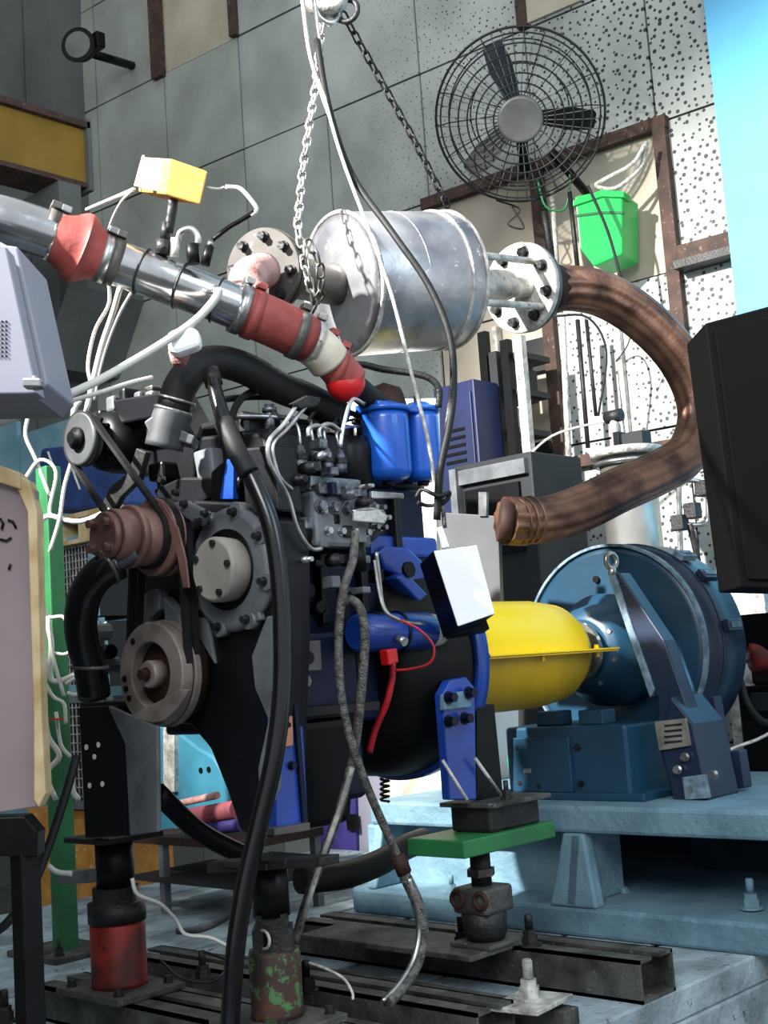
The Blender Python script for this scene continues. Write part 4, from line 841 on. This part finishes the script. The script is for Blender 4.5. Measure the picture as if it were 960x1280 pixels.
# left flange pair
lf = (A0+ax*-.26)
la_ = (ax*.62+Fh*.72+ZZ*.06).normalized(); lc = P(330, 338, D=3.62)
def lfl(d, r, th, m, n=56, nm='flange'): MB().lathe(lc+la_*d, la_, [(-th/2, r-.003), (-th/2+.003, r), (th/2-.003, r), (th/2, r-.003)], n).build(nm, m, t)
lfl(0, .120, .016, 'mufflange'); lfl(.022, .122, .018, 'mufflange'); lfl(-.009, .045, .004, 'rustdark', 32, 'flange_bore')
bolts(t, lc-la_*.010, -la_, .094, 8, .012, .016, 'darksteel', ph=.2)
MB().tube([lc+la_*.02, lc+la_*.10, A0-ax*.02], .062, 24).build('inlet_neck', 'flange', t)
# right flange group
a_, u_, v_ = frame(ax)
RC = A1+ax*.0
B0 = P(618, 355, D=4.36); B1 = P(662, 360, D=4.50); bx = (B1-B0).normalized(); Lb = (B1-B0).length
MB().cyl(A1-ax*.02, P(632, 357, D=4.42), .052).build('outlet_pipe', 'weld', t)
for q_ in (-.08, .08): MB().cyl(A1+v_*q_+u_*.05, P(660, 360, D=4.46)+v_*q_+u_*.05, .012).build('tie_rod', 'weld', t)
MB().cyl(A1+ax*.01-u_*.02, P(665, 357, D=4.44)-u_*.03, .036).build('stub_pipe', 'weld', t)
f2 = P(652, 360, D=4.49)
MB().lathe(f2, bx, [(-.012, .155), (-.009, .158), (.009, .158), (.012, .155)], 56).build('outlet_flange', 'weld', t)
MB().lathe(f2+bx*.018, bx, [(-.006, .152), (.012, .155), (.015, .152)], 56).build('mating_flange', 'flange', t)
bolts(t, f2-bx*.012, -bx, .122, 8, .016, .02, 'darksteel', ph=.35)
# bronze flexible hose
o = MB().tube([P(x, y, D=d) for x, y, d in [(694, 361, 4.60), (722, 361, 4.63), (758, 370, 4.68), (800, 396, 4.72), (842, 438, 4.76), (868, 485, 4.78), (874, 528, 4.76), (858, 568, 4.7), (820, 592, 4.62), (775, 612, 4.52), (730, 634, 4.42), (690, 648, 4.34), (655, 652, 4.28), (632, 651, 4.25)]], lambda u: .080-.004*u+(.004 if u > .93 else 0), 72, sub=10, lobes=12, la=.045)
hs = thing('flexible_hose', 'thick bronze corrugated exhaust hose curving from muffler down to grey plate', 'hose', P(632, 660, D=4.25))
o.build('hose', 'hosebrown', hs)
MB().tube(pp([(640, 652), (632, 651), (624, 650)], D=4.25), .072, 24, raw=True).build('end_ferrule', 'rustdark', hs)
MB().tube([P(676, 361, D=4.56), P(694, 361, D=4.61)], .088, 28).build('top_ferrule', 'rustdark', hs)
for k in range(3): MB().ring(P(645+k*9, 652-k, D=4.26+.01*k), P(640, 652, D=4.25)-P(660, 650, D=4.29), .078, .004).build('weld_ring', 'hosebrown', hs)
# ================================================================ CHAINS
def chain(label, pts, m, pitch=.034, w_=.012, r=.0042):
    t = thing('hoist_chain', label, 'chain', pts[-1])
    q = []
    for a, b in zip(pts[:-1], pts[1:]):
        n_ = max(1, round((b-a).length/pitch)); q += [a+(b-a)*(i+.5)/n_ for i in range(n_)]
    first = None
    for i, c in enumerate(q):
        d = ((q[i+1]-c) if i+1 < len(q) else (c-q[i-1])).normalized()
        side = d.cross(V((.3, .9, .1))).normalized(); oth = d.cross(side)
        if i % 2: side, oth = oth, side
        if first is None:
            mb = MB(); ls = []
            for j in range(10):
                th_ = 2*math.pi*j/10; ls.append(V((math.cos(th_)*w_, 0, math.sin(th_)*w_+(pitch*.28 if math.sin(th_) > 0 else -pitch*.28))))
            n_ = 10; vs = []; fs = []
            for j in range(n_):
                rd = V((ls[j].x, 0, ls[j].z)).normalized()
                for k in range(5): p_ = 2*math.pi*k/5; vs.append(ls[j]+rd*r*math.cos(p_)+V((0, 1, 0))*r*math.sin(p_))
            for j in range(n_):
                for k in range(5): fs.append((j*5+k, ((j+1) % n_)*5+k, ((j+1) % n_)*5+(k+1) % 5, j*5+(k+1) % 5))
            first = mb.add(vs, fs, True).build('link', m); o = first
        else: o = first.copy(); COL.objects.link(o)
        o.parent = t; mm = Matrix((side, oth, d)).transposed().to_4x4(); mm.translation = c-V(t.location); o.matrix_basis = mm
    return t
hk = P(408, 6, D=4.0)
chain('pale steel chain from hook down to the left neck of the muffler', [P(404, 20, D=4.0), P(394, 110, D=3.92), P(378, 215, D=3.75), P(372, 285, D=3.62), P(382, 335, D=3.55), P(392, 378, D=3.6)], 'weld')
chain('darker steel chain from hook slanting right to the top of the muffler', [P(428, 16, D=4.02), P(470, 90, D=4.12), P(515, 170, D=4.2), P(560, 258, D=4.28)], 'darksteel')
chain('short chain loop wrapped over the left muffler neck', [P(384, 300, D=3.52), P(400, 330, D=3.52), P(402, 365, D=3.56), P(388, 392, D=3.6)], 'flange')
t = thing('crane_hook', 'worn white-green crane hook block at top centre holding the chains', 'hook', hk)
MB().lathe(hk+V((0, 0, .04)), V((-.6, -.7, 0)), [(-.03, .06), (-.02, .075), (.02, .075), (.03, .06)], 28).build('hook_block', 'weld', t)
MB().ring(hk-ZZ*.02, V((-.3, -1, 0)), .04, .012, 24, 8).build('shackle', 'steel', t)
MB().ring(hk+V((.05, -.04, -.02)), V((-.9, -.4, 0)), .035, .009, 24, 8).build('shackle', 'darksteel', t)
MB().cyl(hk, hk+ZZ*.6, .015).build('hoist_rope', 'darksteel', t)
for x0, x1, lab, d in ((376, 400, 'white rope hanging from crane hook, left strand', 3.86), (390, 404, 'white rope hanging from crane hook, right strand', 3.88)):
    cable('hoist_rope', lab, 'rope', [(x0, -20, d), (x0+10, 60, d), (x1, 110, d), (x1+14, 150, d)], .007, 'rope')
cable('hanging_cord', 'long white cord from the hook across the muffler to the white box', 'cord', [(400, 100, 3.8), (425, 190, 3.62), (462, 290, 3.45), (490, 370, 3.4), (515, 470, 3.35), (535, 550, 3.32), (546, 625, 3.3)], .0055, 'rope')
cable('black_cable', 'black cable hanging from crane hook past the muffler to white box', 'cable', [(396, 50, 3.85), (410, 130, 3.75), (438, 215, 3.6), (490, 290, 3.45), (535, 355, 3.4), (562, 420, 3.36), (567, 480, 3.34), (562, 530, 3.32), (550, 590, 3.3), (546, 650, 3.3)], .010, 'rubber', k=8)
cable('grey_cable', 'thin grey cable beside the black one above white box', 'cable', [(566, 470, 3.34), (558, 540, 3.32), (552, 600, 3.31), (556, 660, 3.3)], .006, 'braid')
cable('knotted_cord', 'dark cord knotted around the cables above the white box', 'cord', [(520, 622, 3.3), (528, 612, 3.3), (548, 620, 3.28), (562, 616, 3.3), (555, 628, 3.3), (535, 632, 3.31), (522, 628, 3.3)], .006, 'rubber')
# ================================================================ WHITE BOX
t = thing('control_box', 'white-faced black box hanging tilted on cables beside the yellow guard', 'control box', P(585, 790, D=3.4))
fr = [(541, 688), (596, 680), (619, 768), (572, 784)]; dv = P(524, 705, D=3.42)-P(541, 688, D=3.3)
F0 = pp(fr, D=3.3)
MB().prism(F0, dv).build('case', 'black', t, .004)
nn = (F0[1]-F0[0]).cross(F0[3]-F0[0]).normalized(); nn = nn if nn.dot(CAM-F0[0]) > 0 else -nn
ctr = sum(F0, V())/4
MB().prism([ctr+(p-ctr)*.98 for p in F0], nn*.005).build('front_cover', 'white', t, .002)
MB().prism([p+nn*.0 for p in pp([(546, 660), (553, 658), (562, 684), (552, 686)], D=3.32)], Fh*.01).build('hanger_tab', 'white', t, .002)
MB().prism(pp([(562, 788), (608, 775), (612, 786), (565, 794)], D=3.4), dv*.4).build('bottom_lip', 'black', t)
# ================================================================ HOSES IN FRONT OF THE ENGINE
t = thing('black_hose', 'long glossy black hose hanging in front of the engine', 'hose', P(288, 1280, D=2.9))
MB().tube([P(x, y, D=d) for x, y, d in [(265, 468, 3.1), (272, 500, 3.05), (288, 548, 3.0), (316, 600, 2.95), (338, 655, 2.92), (349, 720, 2.9), (353, 790, 2.88), (352, 870, 2.86), (342, 950, 2.84), (324, 1030, 2.82), (306, 1110, 2.8), (294, 1190, 2.78), (286, 1300, 2.76)]], lambda u: .0165+.005*min(1, u*4), 16, sub=8).build('hose', 'blackgloss', t)
MB().tube([P(x, y, D=d) for x, y, d in [(280, 528, 3.02), (300, 572, 2.96), (312, 592, 2.945)]], .024, 12).build('sleeve', 'rubber', t)
MB().tube([P(262, 462, D=3.1), P(268, 482, D=3.09)], .022, 10).build('end_fitting', 'darksteel', t)
t = thing('braided_hose', 'braided steel hose from fuel pump crossing over to coupling by rear jack', 'hose', P(505, 1090, D=3.1))
MB().tube([P(x, y, D=d) for x, y, d in [(444, 665, 3.12), (441, 700, 3.08), (430, 735, 3.05), (424, 780, 3.05), (424, 840, 3.05), (432, 900, 3.05), (450, 960, 3.06), (470, 1010, 3.08), (488, 1050, 3.1), (500, 1078, 3.1)]], .0105, 12, sub=8).build('hose', 'braid', t)
MB().tube([P(496, 1068, D=3.1), P(506, 1092, D=3.1)], .019, 6, raw=True).build('coupling', 'rustdark', t)
MB().tube([P(503, 1086, D=3.1), P(508, 1100, D=3.1)], .015, 6, raw=True).build('fitting', 'steel', t)
MB().tube([P(x, y, D=d) for x, y, d in [(508, 1098, 3.1), (522, 1130, 3.1), (528, 1165, 3.1), (522, 1200, 3.08), (506, 1230, 3.02), (484, 1254, 2.95)]], .0155, 12, sub=8).build('lower_hose', 'braid', t)
MB().tube([P(x, y, D=d) for x, y, d in [(511, 1098, 3.09), (520, 1132, 3.09), (524, 1165, 3.09), (517, 1198, 3.06), (500, 1228, 3.0), (478, 1252, 2.94)]], .006, 8, sub=8).build('wire', 'steel', t)
t = thing('braided_hose', 'braided hose pair looping up behind, slanting down left to the jacks', 'hose', P(372, 1190, D=3.1))
MB().tube([P(x, y, D=d) for x, y, d in [(428, 752, 3.1), (440, 750, 3.1), (452, 765, 3.1), (456, 800, 3.1), (452, 860, 3.1), (444, 930, 3.12), (428, 1000, 3.13), (404, 1070, 3.14), (382, 1130, 3.14), (368, 1180, 3.14)]], .0115, 12, sub=8).build('hose', 'braid', t)
MB().tube([P(x, y, D=d) for x, y, d in [(440, 960, 3.1), (425, 1010, 3.12), (400, 1080, 3.12), (378, 1150, 3.12)]], .007, 8).build('wire', 'weld', t)
for nm, lab, pts, r, mm in [
    ('red_cable', 'dark red battery cable dropping from the starter terminal', [(491, 828, 3.3), (490, 850, 3.3), (483, 880, 3.3), (470, 910, 3.32), (462, 940, 3.33)], .009, 'redwire'),
    ('red_wire', 'thin red wire looping over the blue starter motor', [(500, 775, 3.2), (525, 788, 3.2), (542, 808, 3.2), (538, 828, 3.2), (515, 836, 3.22), (494, 838, 3.24)], .0035, 'redwire'),
    ('grey_wire', 'thin grey wire from pump down to the starter motor', [(468, 700, 3.15), (474, 740, 3.15), (482, 764, 3.15), (500, 775, 3.15)], .0035, 'weld'),
    ('white_wire', 'white wire winding from red jack to the rusty front jack', [(165, 1098, 3.1), (172, 1118, 3.1), (200, 1130, 3.15), (220, 1150, 3.2), (232, 1168, 3.2), (262, 1172, 3.2), (290, 1185, 3.2)], .005, 'whitecable'),
    ('thin_wire', 'thin pale wire curling beside the black hex bolt on jack plate', [(372, 1200, 3.1), (400, 1208, 3.05), (428, 1222, 3.0), (440, 1240, 2.98), (441, 1250, 2.97)], .0035, 'rope'),
    ('white_wire', 'white wire stub hooked on the bar left of the red jack', [(60, 1082, 3.1), (72, 1090, 3.1), (90, 1092, 3.1)], .007, 'whitecable'),
    ('black_cable', 'black cable slanting from engine support to the black stand', [(96, 945, 3.0), (80, 1000, 2.95), (60, 1060, 2.9), (40, 1110, 2.85), (12, 1150, 2.8), (-5, 1165, 2.8)], .010, 'rubber'),
    ('grey_cable', 'curling grey cable on the bed behind red jack', [(222, 1164, 3.75), (250, 1162, 3.7), (275, 1152, 3.7), (300, 1135, 3.6)], .010, 'enggrey'),
    ('thin_wire', 'thin dark wire looping around the small hex bolt near red jack', [(200, 1200, 3.3), (225, 1222, 3.2), (262, 1228, 3.15), (280, 1215, 3.15), (282, 1200, 3.2), (255, 1190, 3.3)], .004, 'darksteel'),
    # white cable bundle upper left
    ('white_cable', 'thick white cable running from bottom left up to the charge pipe sensor', [(-20, 530, 2.6), (50, 507, 2.7), (110, 482, 2.8), (160, 455, 2.9), (205, 428, 2.98), (245, 400, 3.02), (268, 375, 3.05), (274, 362, 3.06)], .0105, 'whitecable'),
    ('white_cable', 'thinner white cable below the thick one, ending at the engine top', [(-20, 536, 2.65), (60, 510, 2.75), (120, 492, 2.9), (165, 478, 3.0), (190, 472, 3.05)], .006, 'whitecable'),
    ('white_cable', 'white wire from wooden block sloping down left behind the pipe', [(168, 236, 3.15), (150, 244, 3.2), (108, 262, 3.3)], .0045, 'whitecable'),
    ('white_cable', 'white wire hanging from wooden block down behind the red bellows', [(166, 238, 3.15), (152, 252, 3.2), (140, 275, 3.25), (133, 300, 3.3)], .004, 'whitecable'),
    ('white_cable', 'white wire hanging below the pipe, leftmost of three', [(136, 352, 3.2), (136, 380, 3.2), (120, 410, 3.2), (112, 440, 3.2), (110, 462, 3.2), (114, 480, 3.2)], .0045, 'whitecable'),
    ('white_cable', 'white wire hanging below the pipe, middle of three', [(150, 360, 3.2), (140, 395, 3.2), (128, 430, 3.2), (118, 470, 3.2), (108, 515, 3.2)], .0075, 'whitecable'),
    ('white_cable', 'white wire hanging below the pipe, rightmost of three', [(164, 366, 3.2), (148, 395, 3.2), (134, 430, 3.2), (124, 465, 3.2), (118, 500, 3.2)], .004, 'whitecable'),
    ('sensor_wire', 'white wire arching from sensor at right of wooden block', [(282, 234, 3.1), (300, 236, 3.1), (314, 250, 3.1), (321, 262, 3.1), (314, 270, 3.1)], .006, 'whitecable'),
    ('sensor_lead', 'black sensor lead rising from charge pipe right of wooden block', [(266, 300, 3.1), (285, 285, 3.1), (302, 275, 3.1), (318, 265, 3.1)], .006, 'black'),
    ('sensor_wire', 'short white wire stub at the right of the wooden block', [(258, 234, 3.08), (272, 236, 3.09), (280, 234, 3.1)], .003, 'whitecable')]:
    cable(nm, lab, 'cable' if nm not in ('red_wire', 'grey_wire', 'white_wire', 'thin_wire', 'sensor_wire') else 'wire', pts, r, mm)
# white tape wrap on cable
t = MB().prism(pp([(208, 415), (232, 405), (248, 412), (250, 432), (222, 442), (210, 440)], D=3.0), Fh*.05).build('tape_wrap', 'white', None, .01); tag(t, 'crumpled white tape wrapped round the thick cable above the engine', 'tape')
t = MB().prism(pp([(208, 435), (236, 436), (230, 455), (214, 456)], D=3.04), Fh*.04).build('plastic_cap', 'pinkwrap', None, .01); tag(t, 'pinkish wrapped end hanging under the white tape', 'wrap')
# pipe over filters
cable('bent_pipe', 'thin dark bent pipe arching above the blue fuel filters', 'pipe', [(410, 495, 3.5), (440, 457, 3.55), (480, 462, 3.6), (530, 470, 3.6), (548, 485, 3.6), (548, 510, 3.6)], .010, 'darksteel')
# ================================================================ LEFT FOREGROUND
t = thing('control_cabinet', 'lavender grey control cabinet with latch at the left edge', 'cabinet', P(0, 500, D=2.4))
q = pp([(-140, 250), (2, 305), (60, 440), (61, 474), (56, 494), (-140, 505)], D=2.3)
MB().prism(pp([(-150, 225), (8, 309), (47, 492), (-150, 494)], D=2.3), Fh*.05).build('door', 'boxlav', t, .003)
MB().prism(pp([(-150, 222), (8, 306), (22, 308), (60, 480), (44, 496), (-150, 502)], D=2.36), Fh*.2).build('body', 'boxlav', t, .004)
lt_ = MB().obox(P(42, 480, D=2.27), IR*.016, IU*.008, Fh*.014).build('latch', 'steel', t, .003); MB().cyl(P(44, 470, D=2.27), P(46, 488, D=2.27), .006).build('latch_pin', 'steel', lt_)
for r_ in range(9):
    for c_ in range(3):
        x = -2+c_*5; y = 402+r_*5.4
        MB().lathe(P(x, y, D=2.2995), -Fh, [(0, .0022), (.001, .0022)], 6, False).build('vent_hole', 'black', t)
pb = P(-140, 500, D=2.5); MB().box((pb.x-.03, pb.y-.03, .38), (pb.x+.03, pb.y+.03, pb.z+.02)).build('post', 'cabdark', t)
t = thing('card_panel', 'large grey-brown cardboard panel with wooden edge at left', 'panel', P(10, 1020, D=2.55))
MB().prism(pp([(-90, 560), (20, 596), (44, 612), (52, 930), (50, 1008), (-90, 1030)], D=2.5), Fh*.03).build('sheet', 'card', t, .003)
MB().prism(pp([(20, 592), (36, 600), (46, 640), (52, 900), (57, 992), (48, 1010), (42, 1000), (42, 900), (34, 640), (22, 612)], D=2.485), Fh*.05).build('edge_strip', 'wood', t, .003)
MB().prism(pp([(-90, 550), (24, 590), (26, 612), (-90, 575)], D=2.48), Fh*.05).build('top_strip', 'wood', t, .003)
for pts in ([(0, 648), (4, 654), (2, 662)], [(10, 650), (16, 652), (20, 660)], [(0, 674), (8, 676), (14, 672)], [(13, 705), (11, 712)]):
    MB().tube(pp(pts, D=2.497), .0025, 5, raw=True).build('ink_mark', 'black', t)
t = thing('black_stand', 'black tubular steel stand below the cardboard panel at left edge', 'stand', P(32, 1280, D=2.5))
MB().prism(pp([(-90, 1024), (30, 1020), (47, 1040), (46, 1072), (-90, 1068)], D=2.5), Fh*.06).build('top_rail', 'black', t, .004)
pl_ = P(31, 1060, D=2.53); MB().box((pl_.x-.022, pl_.y-.022, .38), (pl_.x+.022, pl_.y+.022, pl_.z)).build('leg', 'black', t, .004)
# unseen tall cabinet added left of the frame to shade the engine front
t = thing('shade_cabinet', 'unseen tall grey cabinet added left of the engine to shade its front', 'cabinet', (-1.15, .55, 0))
MB().box((-1.35, -.2, 0), (-.98, 1.35, 2.6)).build('body', 'cabgrey', t, .01)
MB().box((-.98, -.16, .15), (-.965, .6, 2.5)).build('door', 'cabgrey', t, .003); MB().box((-.98, .63, .15), (-.965, 1.31, 2.5)).build('door', 'cabgrey', t, .003)
# ================================================================ LEFT BACKGROUND
t = thing('green_post', 'green steel post standing on the bed behind the cardboard panel', 'post', (.5, 1.30, .38))
MB().box((.47, 1.25, .38), (.53, 1.32, 2.04)).build('column', 'green', t, .004)
MB().box((.38, 1.16, .38), (.62, 1.46, .40)).build('foot_plate', 'dirt', t, .003)
for x, y in ((.42, 1.2), (.58, 1.2), (.42, 1.42)): MB().bolt(V((x, y, .40)), ZZ, .014, .02, .03).build('bolt', 'darksteel', t)
def cage(label, rect, X, m='tealpale'):
    x0, y0, x1, y1 = rect; a = P(x0, y0, X=X); b = P(x1, y1, X=X)
    t = thing('wire_cage', label, 'cage', (X, (a.y+b.y)/2, b.z)); dp = .35
    MB().box((X+.03, a.y, b.z), (X+dp, b.y, a.z)).build('core', 'cabdark', t)
    for q_ in (a.y, b.y): MB().box((X-.01, q_-.018, b.z), (X+.02, q_+.018, a.z)).build('frame_post', m, t)
    for q_ in (a.z, b.z): MB().box((X-.01, min(a.y, b.y), q_-.018), (X+.02, max(a.y, b.y), q_+.018)).build('frame_rail', m, t)
    mb = MB(); n_ = 16
    for i in range(1, n_): y_ = b.y+(a.y-b.y)*i/n_; mb.box((X-.004, y_-.002, b.z), (X+.002, y_+.002, a.z))
    k_ = int((a.z-b.z)/((a.y-b.y)/n_)/1.2)
    for i in range(1, k_): z_ = b.z+(a.z-b.z)*i/k_; mb.box((X-.006, b.y, z_-.002), (X, a.y, z_+.002))
    mb.build('wire_mesh', 'weld', t, kind='stuff'); return t
cage('upper wire-fronted cage under the wooden crate at left', (52, 684, 118, 770), 1.5)
cage('middle wire-fronted cage behind the lower coolant hose', (55, 786, 130, 858), 1.5)
cage('bottom wire-fronted cage behind the black front support', (58, 876, 140, 1008), 1.5, 'enggrey')
o = MB().box((1.55, P(118, 1010, X=1.5).y-.05, .0), (1.9, P(50, 1010, X=1.5).y+.2, P(90, 1015, X=1.5).z)).build('orange_board', 'woodor', None); recenter(o, (1.7, 2.8, 0)); tag(o, 'ochre painted block below wire cages, left of red jack', 'board')
a = P(60, 640, X=1.45); b = P(142, 634, X=1.45); z0 = P(100, 678, X=1.45).z; z1 = P(100, 640, X=1.45).z
t = thing('wooden_crate', 'small light wooden pallet under a blue tarp at left', 'crate', (1.6, (a.y+b.y)/2, z0))
MB().box((1.45, a.y, z1-.025), (1.9, b.y, z1)).build('top_plank', 'wood', t); MB().box((1.45, a.y, z0), (1.9, b.y, z0+.02)).build('bottom_plank', 'wood', t)
for q_ in (a.y-.05, (a.y+b.y)/2, b.y+.03): MB().box((1.46, q_-.035, z0+.02), (1.88, q_+.035, z1-.025)).build('block', 'wood', t)
t = thing('blue_tarp', 'crumpled blue tarpaulin bundle on the wooden pallet at left', 'tarp', (1.6, (a.y+b.y)/2, z1))
MB().prism(pp([(40, 640), (50, 560), (95, 556), (120, 580), (160, 590), (158, 632), (100, 638)], X=1.5), (.35, 0, 0)).build('bundle', 'tarp', t, .02)
for pts in ([(60, 565), (72, 600), (78, 636)], [(52, 600), (60, 640)], [(95, 600), (84, 560)], [(88, 580), (100, 612)]): MB().tube(pp(pts, X=1.495), .006, 6).build('tie_cord', 'whitecable', t)
# pale teal panels behind
t = thing('teal_panel', 'faded teal panelled screen behind the white cables at far left', 'screen', P(60, 800, X=2.2))
for x0, x1, y0 in ((-30, 22, 535), (24, 100, 532), (102, 160, 530)):
    a = P(x0, y0, X=2.2); b = P(x1, y0, X=2.2); MB().box((2.2, a.y, .38), (2.23, b.y+.01, (a.z+b.z)/2)).build('panel', 'tealpale', t)
bx_ = P(130, 640, X=2.3)
# white wiring tangle by the green post
random.seed(3)
tang = [
 [(100, 500), (92, 515), (95, 545), (110, 570), (125, 575)], [(35, 520), (32, 545), (45, 575), (62, 620)], [(30, 600), (50, 575), (70, 590), (62, 640), (80, 648)],
 [(48, 660), (60, 645), (100, 652), (150, 632)], [(90, 575), (80, 610), (74, 650), (62, 690)], [(50, 740), (60, 770), (80, 772), (88, 800)],
 [(50, 755), (64, 800), (62, 840), (70, 852), (98, 842)], [(60, 770), (66, 820), (80, 870)], [(52, 845), (66, 870), (80, 880), (82, 905)],
 [(55, 880), (60, 920), (74, 945), (58, 968), (70, 1000)], [(70, 890), (76, 930), (88, 946)], [(64, 815), (80, 818), (92, 812)], [(92, 960), (90, 985), (98, 1000)],
 [(82, 855), (95, 848), (104, 855), (96, 868), (84, 866)], [(120, 810), (132, 822), (128, 838)], [(118, 775), (124, 785), (134, 780)]]
tl = ['hanging from alternator pulley beside the thick cable', 'hooked over the top of the green post', 'looping twice at the green post above the pallet', 'running along the pallet top edge', 'dropping from alternator pulley to the pallet', 'beside upper wire cage frame', 'long, zigzagging down past the middle cage', 'hanging straight over the middle cage', 'short, above the red strap clip', 'zigzagging down the post below the red clip', 'curving right of the post below the red clip', 'short, crossing the middle cage top', 'lowest short end beside the front support', 'looped end beside lower hose clamp', 'short, right of lower coolant hose', 'short stub inside the bend of the lower hose']
for i, pts in enumerate(tang):
    o = cable('white_wire', 'white signal wire '+tl[i], 'wire', [(x, y, 4.28-.01*(i % 5)) for x, y in pts], .0065 if i % 3 else .0095, 'whitecable', group='tangled white wires by the green post')
o = MB().box(P(56, 896, D=4.25)-V((.01, .01, .008)), P(84, 902, D=4.25)+V((.01, .01, .008))).build('red_clip', 'redcap'); tag(o, 'small red strap clip among white wires left of the engine', 'clip')
# items seen under the engine
a = P(200, 910, X=1.3); b = P(290, 1000, X=1.3)
t = thing('cyan_tub', 'cyan plastic tub with two holes seen under the engine front', 'tub', (1.4, (a.y+b.y)/2, b.z))
MB().prism(pp([(196, 905), (222, 915), (248, 935), (266, 945), (284, 975), (287, 1040), (196, 1044)], X=1.3), (.3, 0, 0)).build('wall', 'cyan', t, .01)
for x, y in ((251, 963), (261, 962)): MB().lathe(P(x, y, X=1.299), XN, [(-.002, .012), (.002, .012)], 16).build('hole', 'black', t)
MB().prism(pp([(204, 905), (218, 905), (218, 990), (204, 990)], X=1.28), (.02, 0, 0)).build('rib', 'weld', t)
for nm, lab, p0, p1, r, mm in (('cloth_roll', 'rolled red cloth on a shelf seen under the engine', (235, 1022), (296, 1012), .035, 'redcloth'), ('cloth_roll', 'rolled purple cloth under the red roll, below the engine', (262, 1036), (302, 1030), .026, 'purple'), ('paper_roll', 'thin pinkish paper roll on top of the red cloth roll', (226, 1004), (272, 994), .014, 'pinkwrap')):
    o = MB().cyl(P(*p0, X=1.2), P(*p1, X=1.2), r, n=16).build(nm, mm); tag(o, lab, 'roll')
a = P(190, 1042, X=1.2); b = P(330, 1042, X=1.2)
t = thing('work_trolley', 'low dark shelf trolley under the engine holding the cloth rolls', 'trolley', (1.3, (a.y+b.y)/2, .38))
zt = P(250, 1046, X=1.15).z
MB().box((1.1, a.y, zt-.03), (1.5, b.y, zt)).build('shelf', 'rustdark', t)
for x, y in ((1.12, a.y-.18), (1.12, b.y+.03), (1.48, a.y-.18), (1.48, b.y+.03)): MB().box((x-.015, y-.015, .38), (x+.015, y+.015, zt-.03)).build('leg', 'enggrey', t)
MB().box((1.1, a.y, .5), (1.5, b.y, .52)).build('lower_shelf', 'cabdark', t)
# pale/white things seen below the bell housing
t = thing('white_cabinet', 'pale lilac-white cabinet with blue edge seen beneath the bell housing', 'cabinet', (2.66, .9, 0))
a = P(420, 950, X=2.66); b = P(512, 950, X=2.66)
MB().box((2.66, a.y, .0), (2.9, b.y, a.z+.2)).build('body', 'boxlav', t, .004)
MB().prism(pp([(400, 1000), (444, 990), (446, 1066), (400, 1062)], X=2.64), (.02, 0, 0)).build('blue_side', 'purple', t)
MB().prism(pp([(432, 1018), (444, 1018), (446, 1038), (434, 1038)], X=2.62), (.02, 0, 0)).build('hinge', 'black', t)
t = thing('coil_spring', 'dark coil spring hanging beneath the bell housing', 'spring', P(480, 1002, D=4.0))
mb = MB(); c0 = P(481, 945, D=3.85); c1 = P(481, 1003, D=3.85); pts = [c0+(c1-c0)*(i/72)+V((math.cos(i*.785), math.sin(i*.785), 0))*.013 for i in range(73)]
mb.tube(pts, .004, 5, raw=True).build('coil', 'darksteel', t)
# duct on the bed behind the hoses
cable('grey_duct', 'grey fat duct lying behind the braided hose under the engine', 'duct', [(375, 1100, 3.7), (430, 1094, 3.8), (475, 1078, 3.95), (505, 1060, 4.1), (530, 1050, 4.25)], .04, 'rubber', k=14)
o = MB().prism(pp([(636, 950), (640, 935), (648, 935), (648, 962), (638, 965)], D=4.6), Fh*.08).build('green_bottle', 'greenbox', None, .008); tag(o, 'green bottle glimpsed between yellow guard and dynamometer pedestal', 'bottle')
o = MB().prism(pp([(602, 880), (648, 880), (648, 1000), (602, 1000)], D=5.4), Fh*.02).build('bright_panel', 'white', None); tag(o, 'bright white panel glimpsed between yellow guard and dynamometer pedestal', 'panel')
a = P(420, 1210, Z=.47)

# brass and steel fittings behind the lower coolant hose
t = thing('valve_fitting', 'pale steel valve fitting with short pipe inside the bend of lower coolant hose', 'valve', P(130, 850, D=3.6))
MB().tube(pp([(118, 785), (124, 800), (126, 826), (122, 870)], D=3.55), .016, 12).build('pipe', 'weld', t)
for x, y, r_ in ((124, 790, .024), (128, 815, .020), (135, 832, .024)): MB().lathe(P(x, y, D=3.5), XN, [(-.03, r_), (.02, r_), (.02, r_*.6), (.04, r_*.6)], 8, False).build('nut', 'enggrey', t)
MB().lathe(P(134, 815, D=3.45), YN, [(-.02, .02), (.02, .02)], 16).build('valve_body', 'black', t)
# clutter on the far side of the base at the right edge
t = thing('red_motor', 'dark red small motor on the black rail at right edge', 'motor', P(942, 825, D=4.95))
MB().lathe(P(935, 822, D=4.95), V((.7, -.7, 0)), [(0, .03), (.01, .055), (.12, .055), (.14, .04)], 24).build('body', 'jackred', t)
MB().lathe(P(935, 822, D=4.93), V((-.7, .7, 0)), [(0, .02), (.04, .02)], 12).build('shaft', 'steel', t)
cable('black_cable', 'black cable drooping over the junction box at right edge', 'cable', [(925, 850, 4.7), (935, 880, 4.65), (950, 900, 4.65), (965, 905, 4.7)], .014, 'rubber')
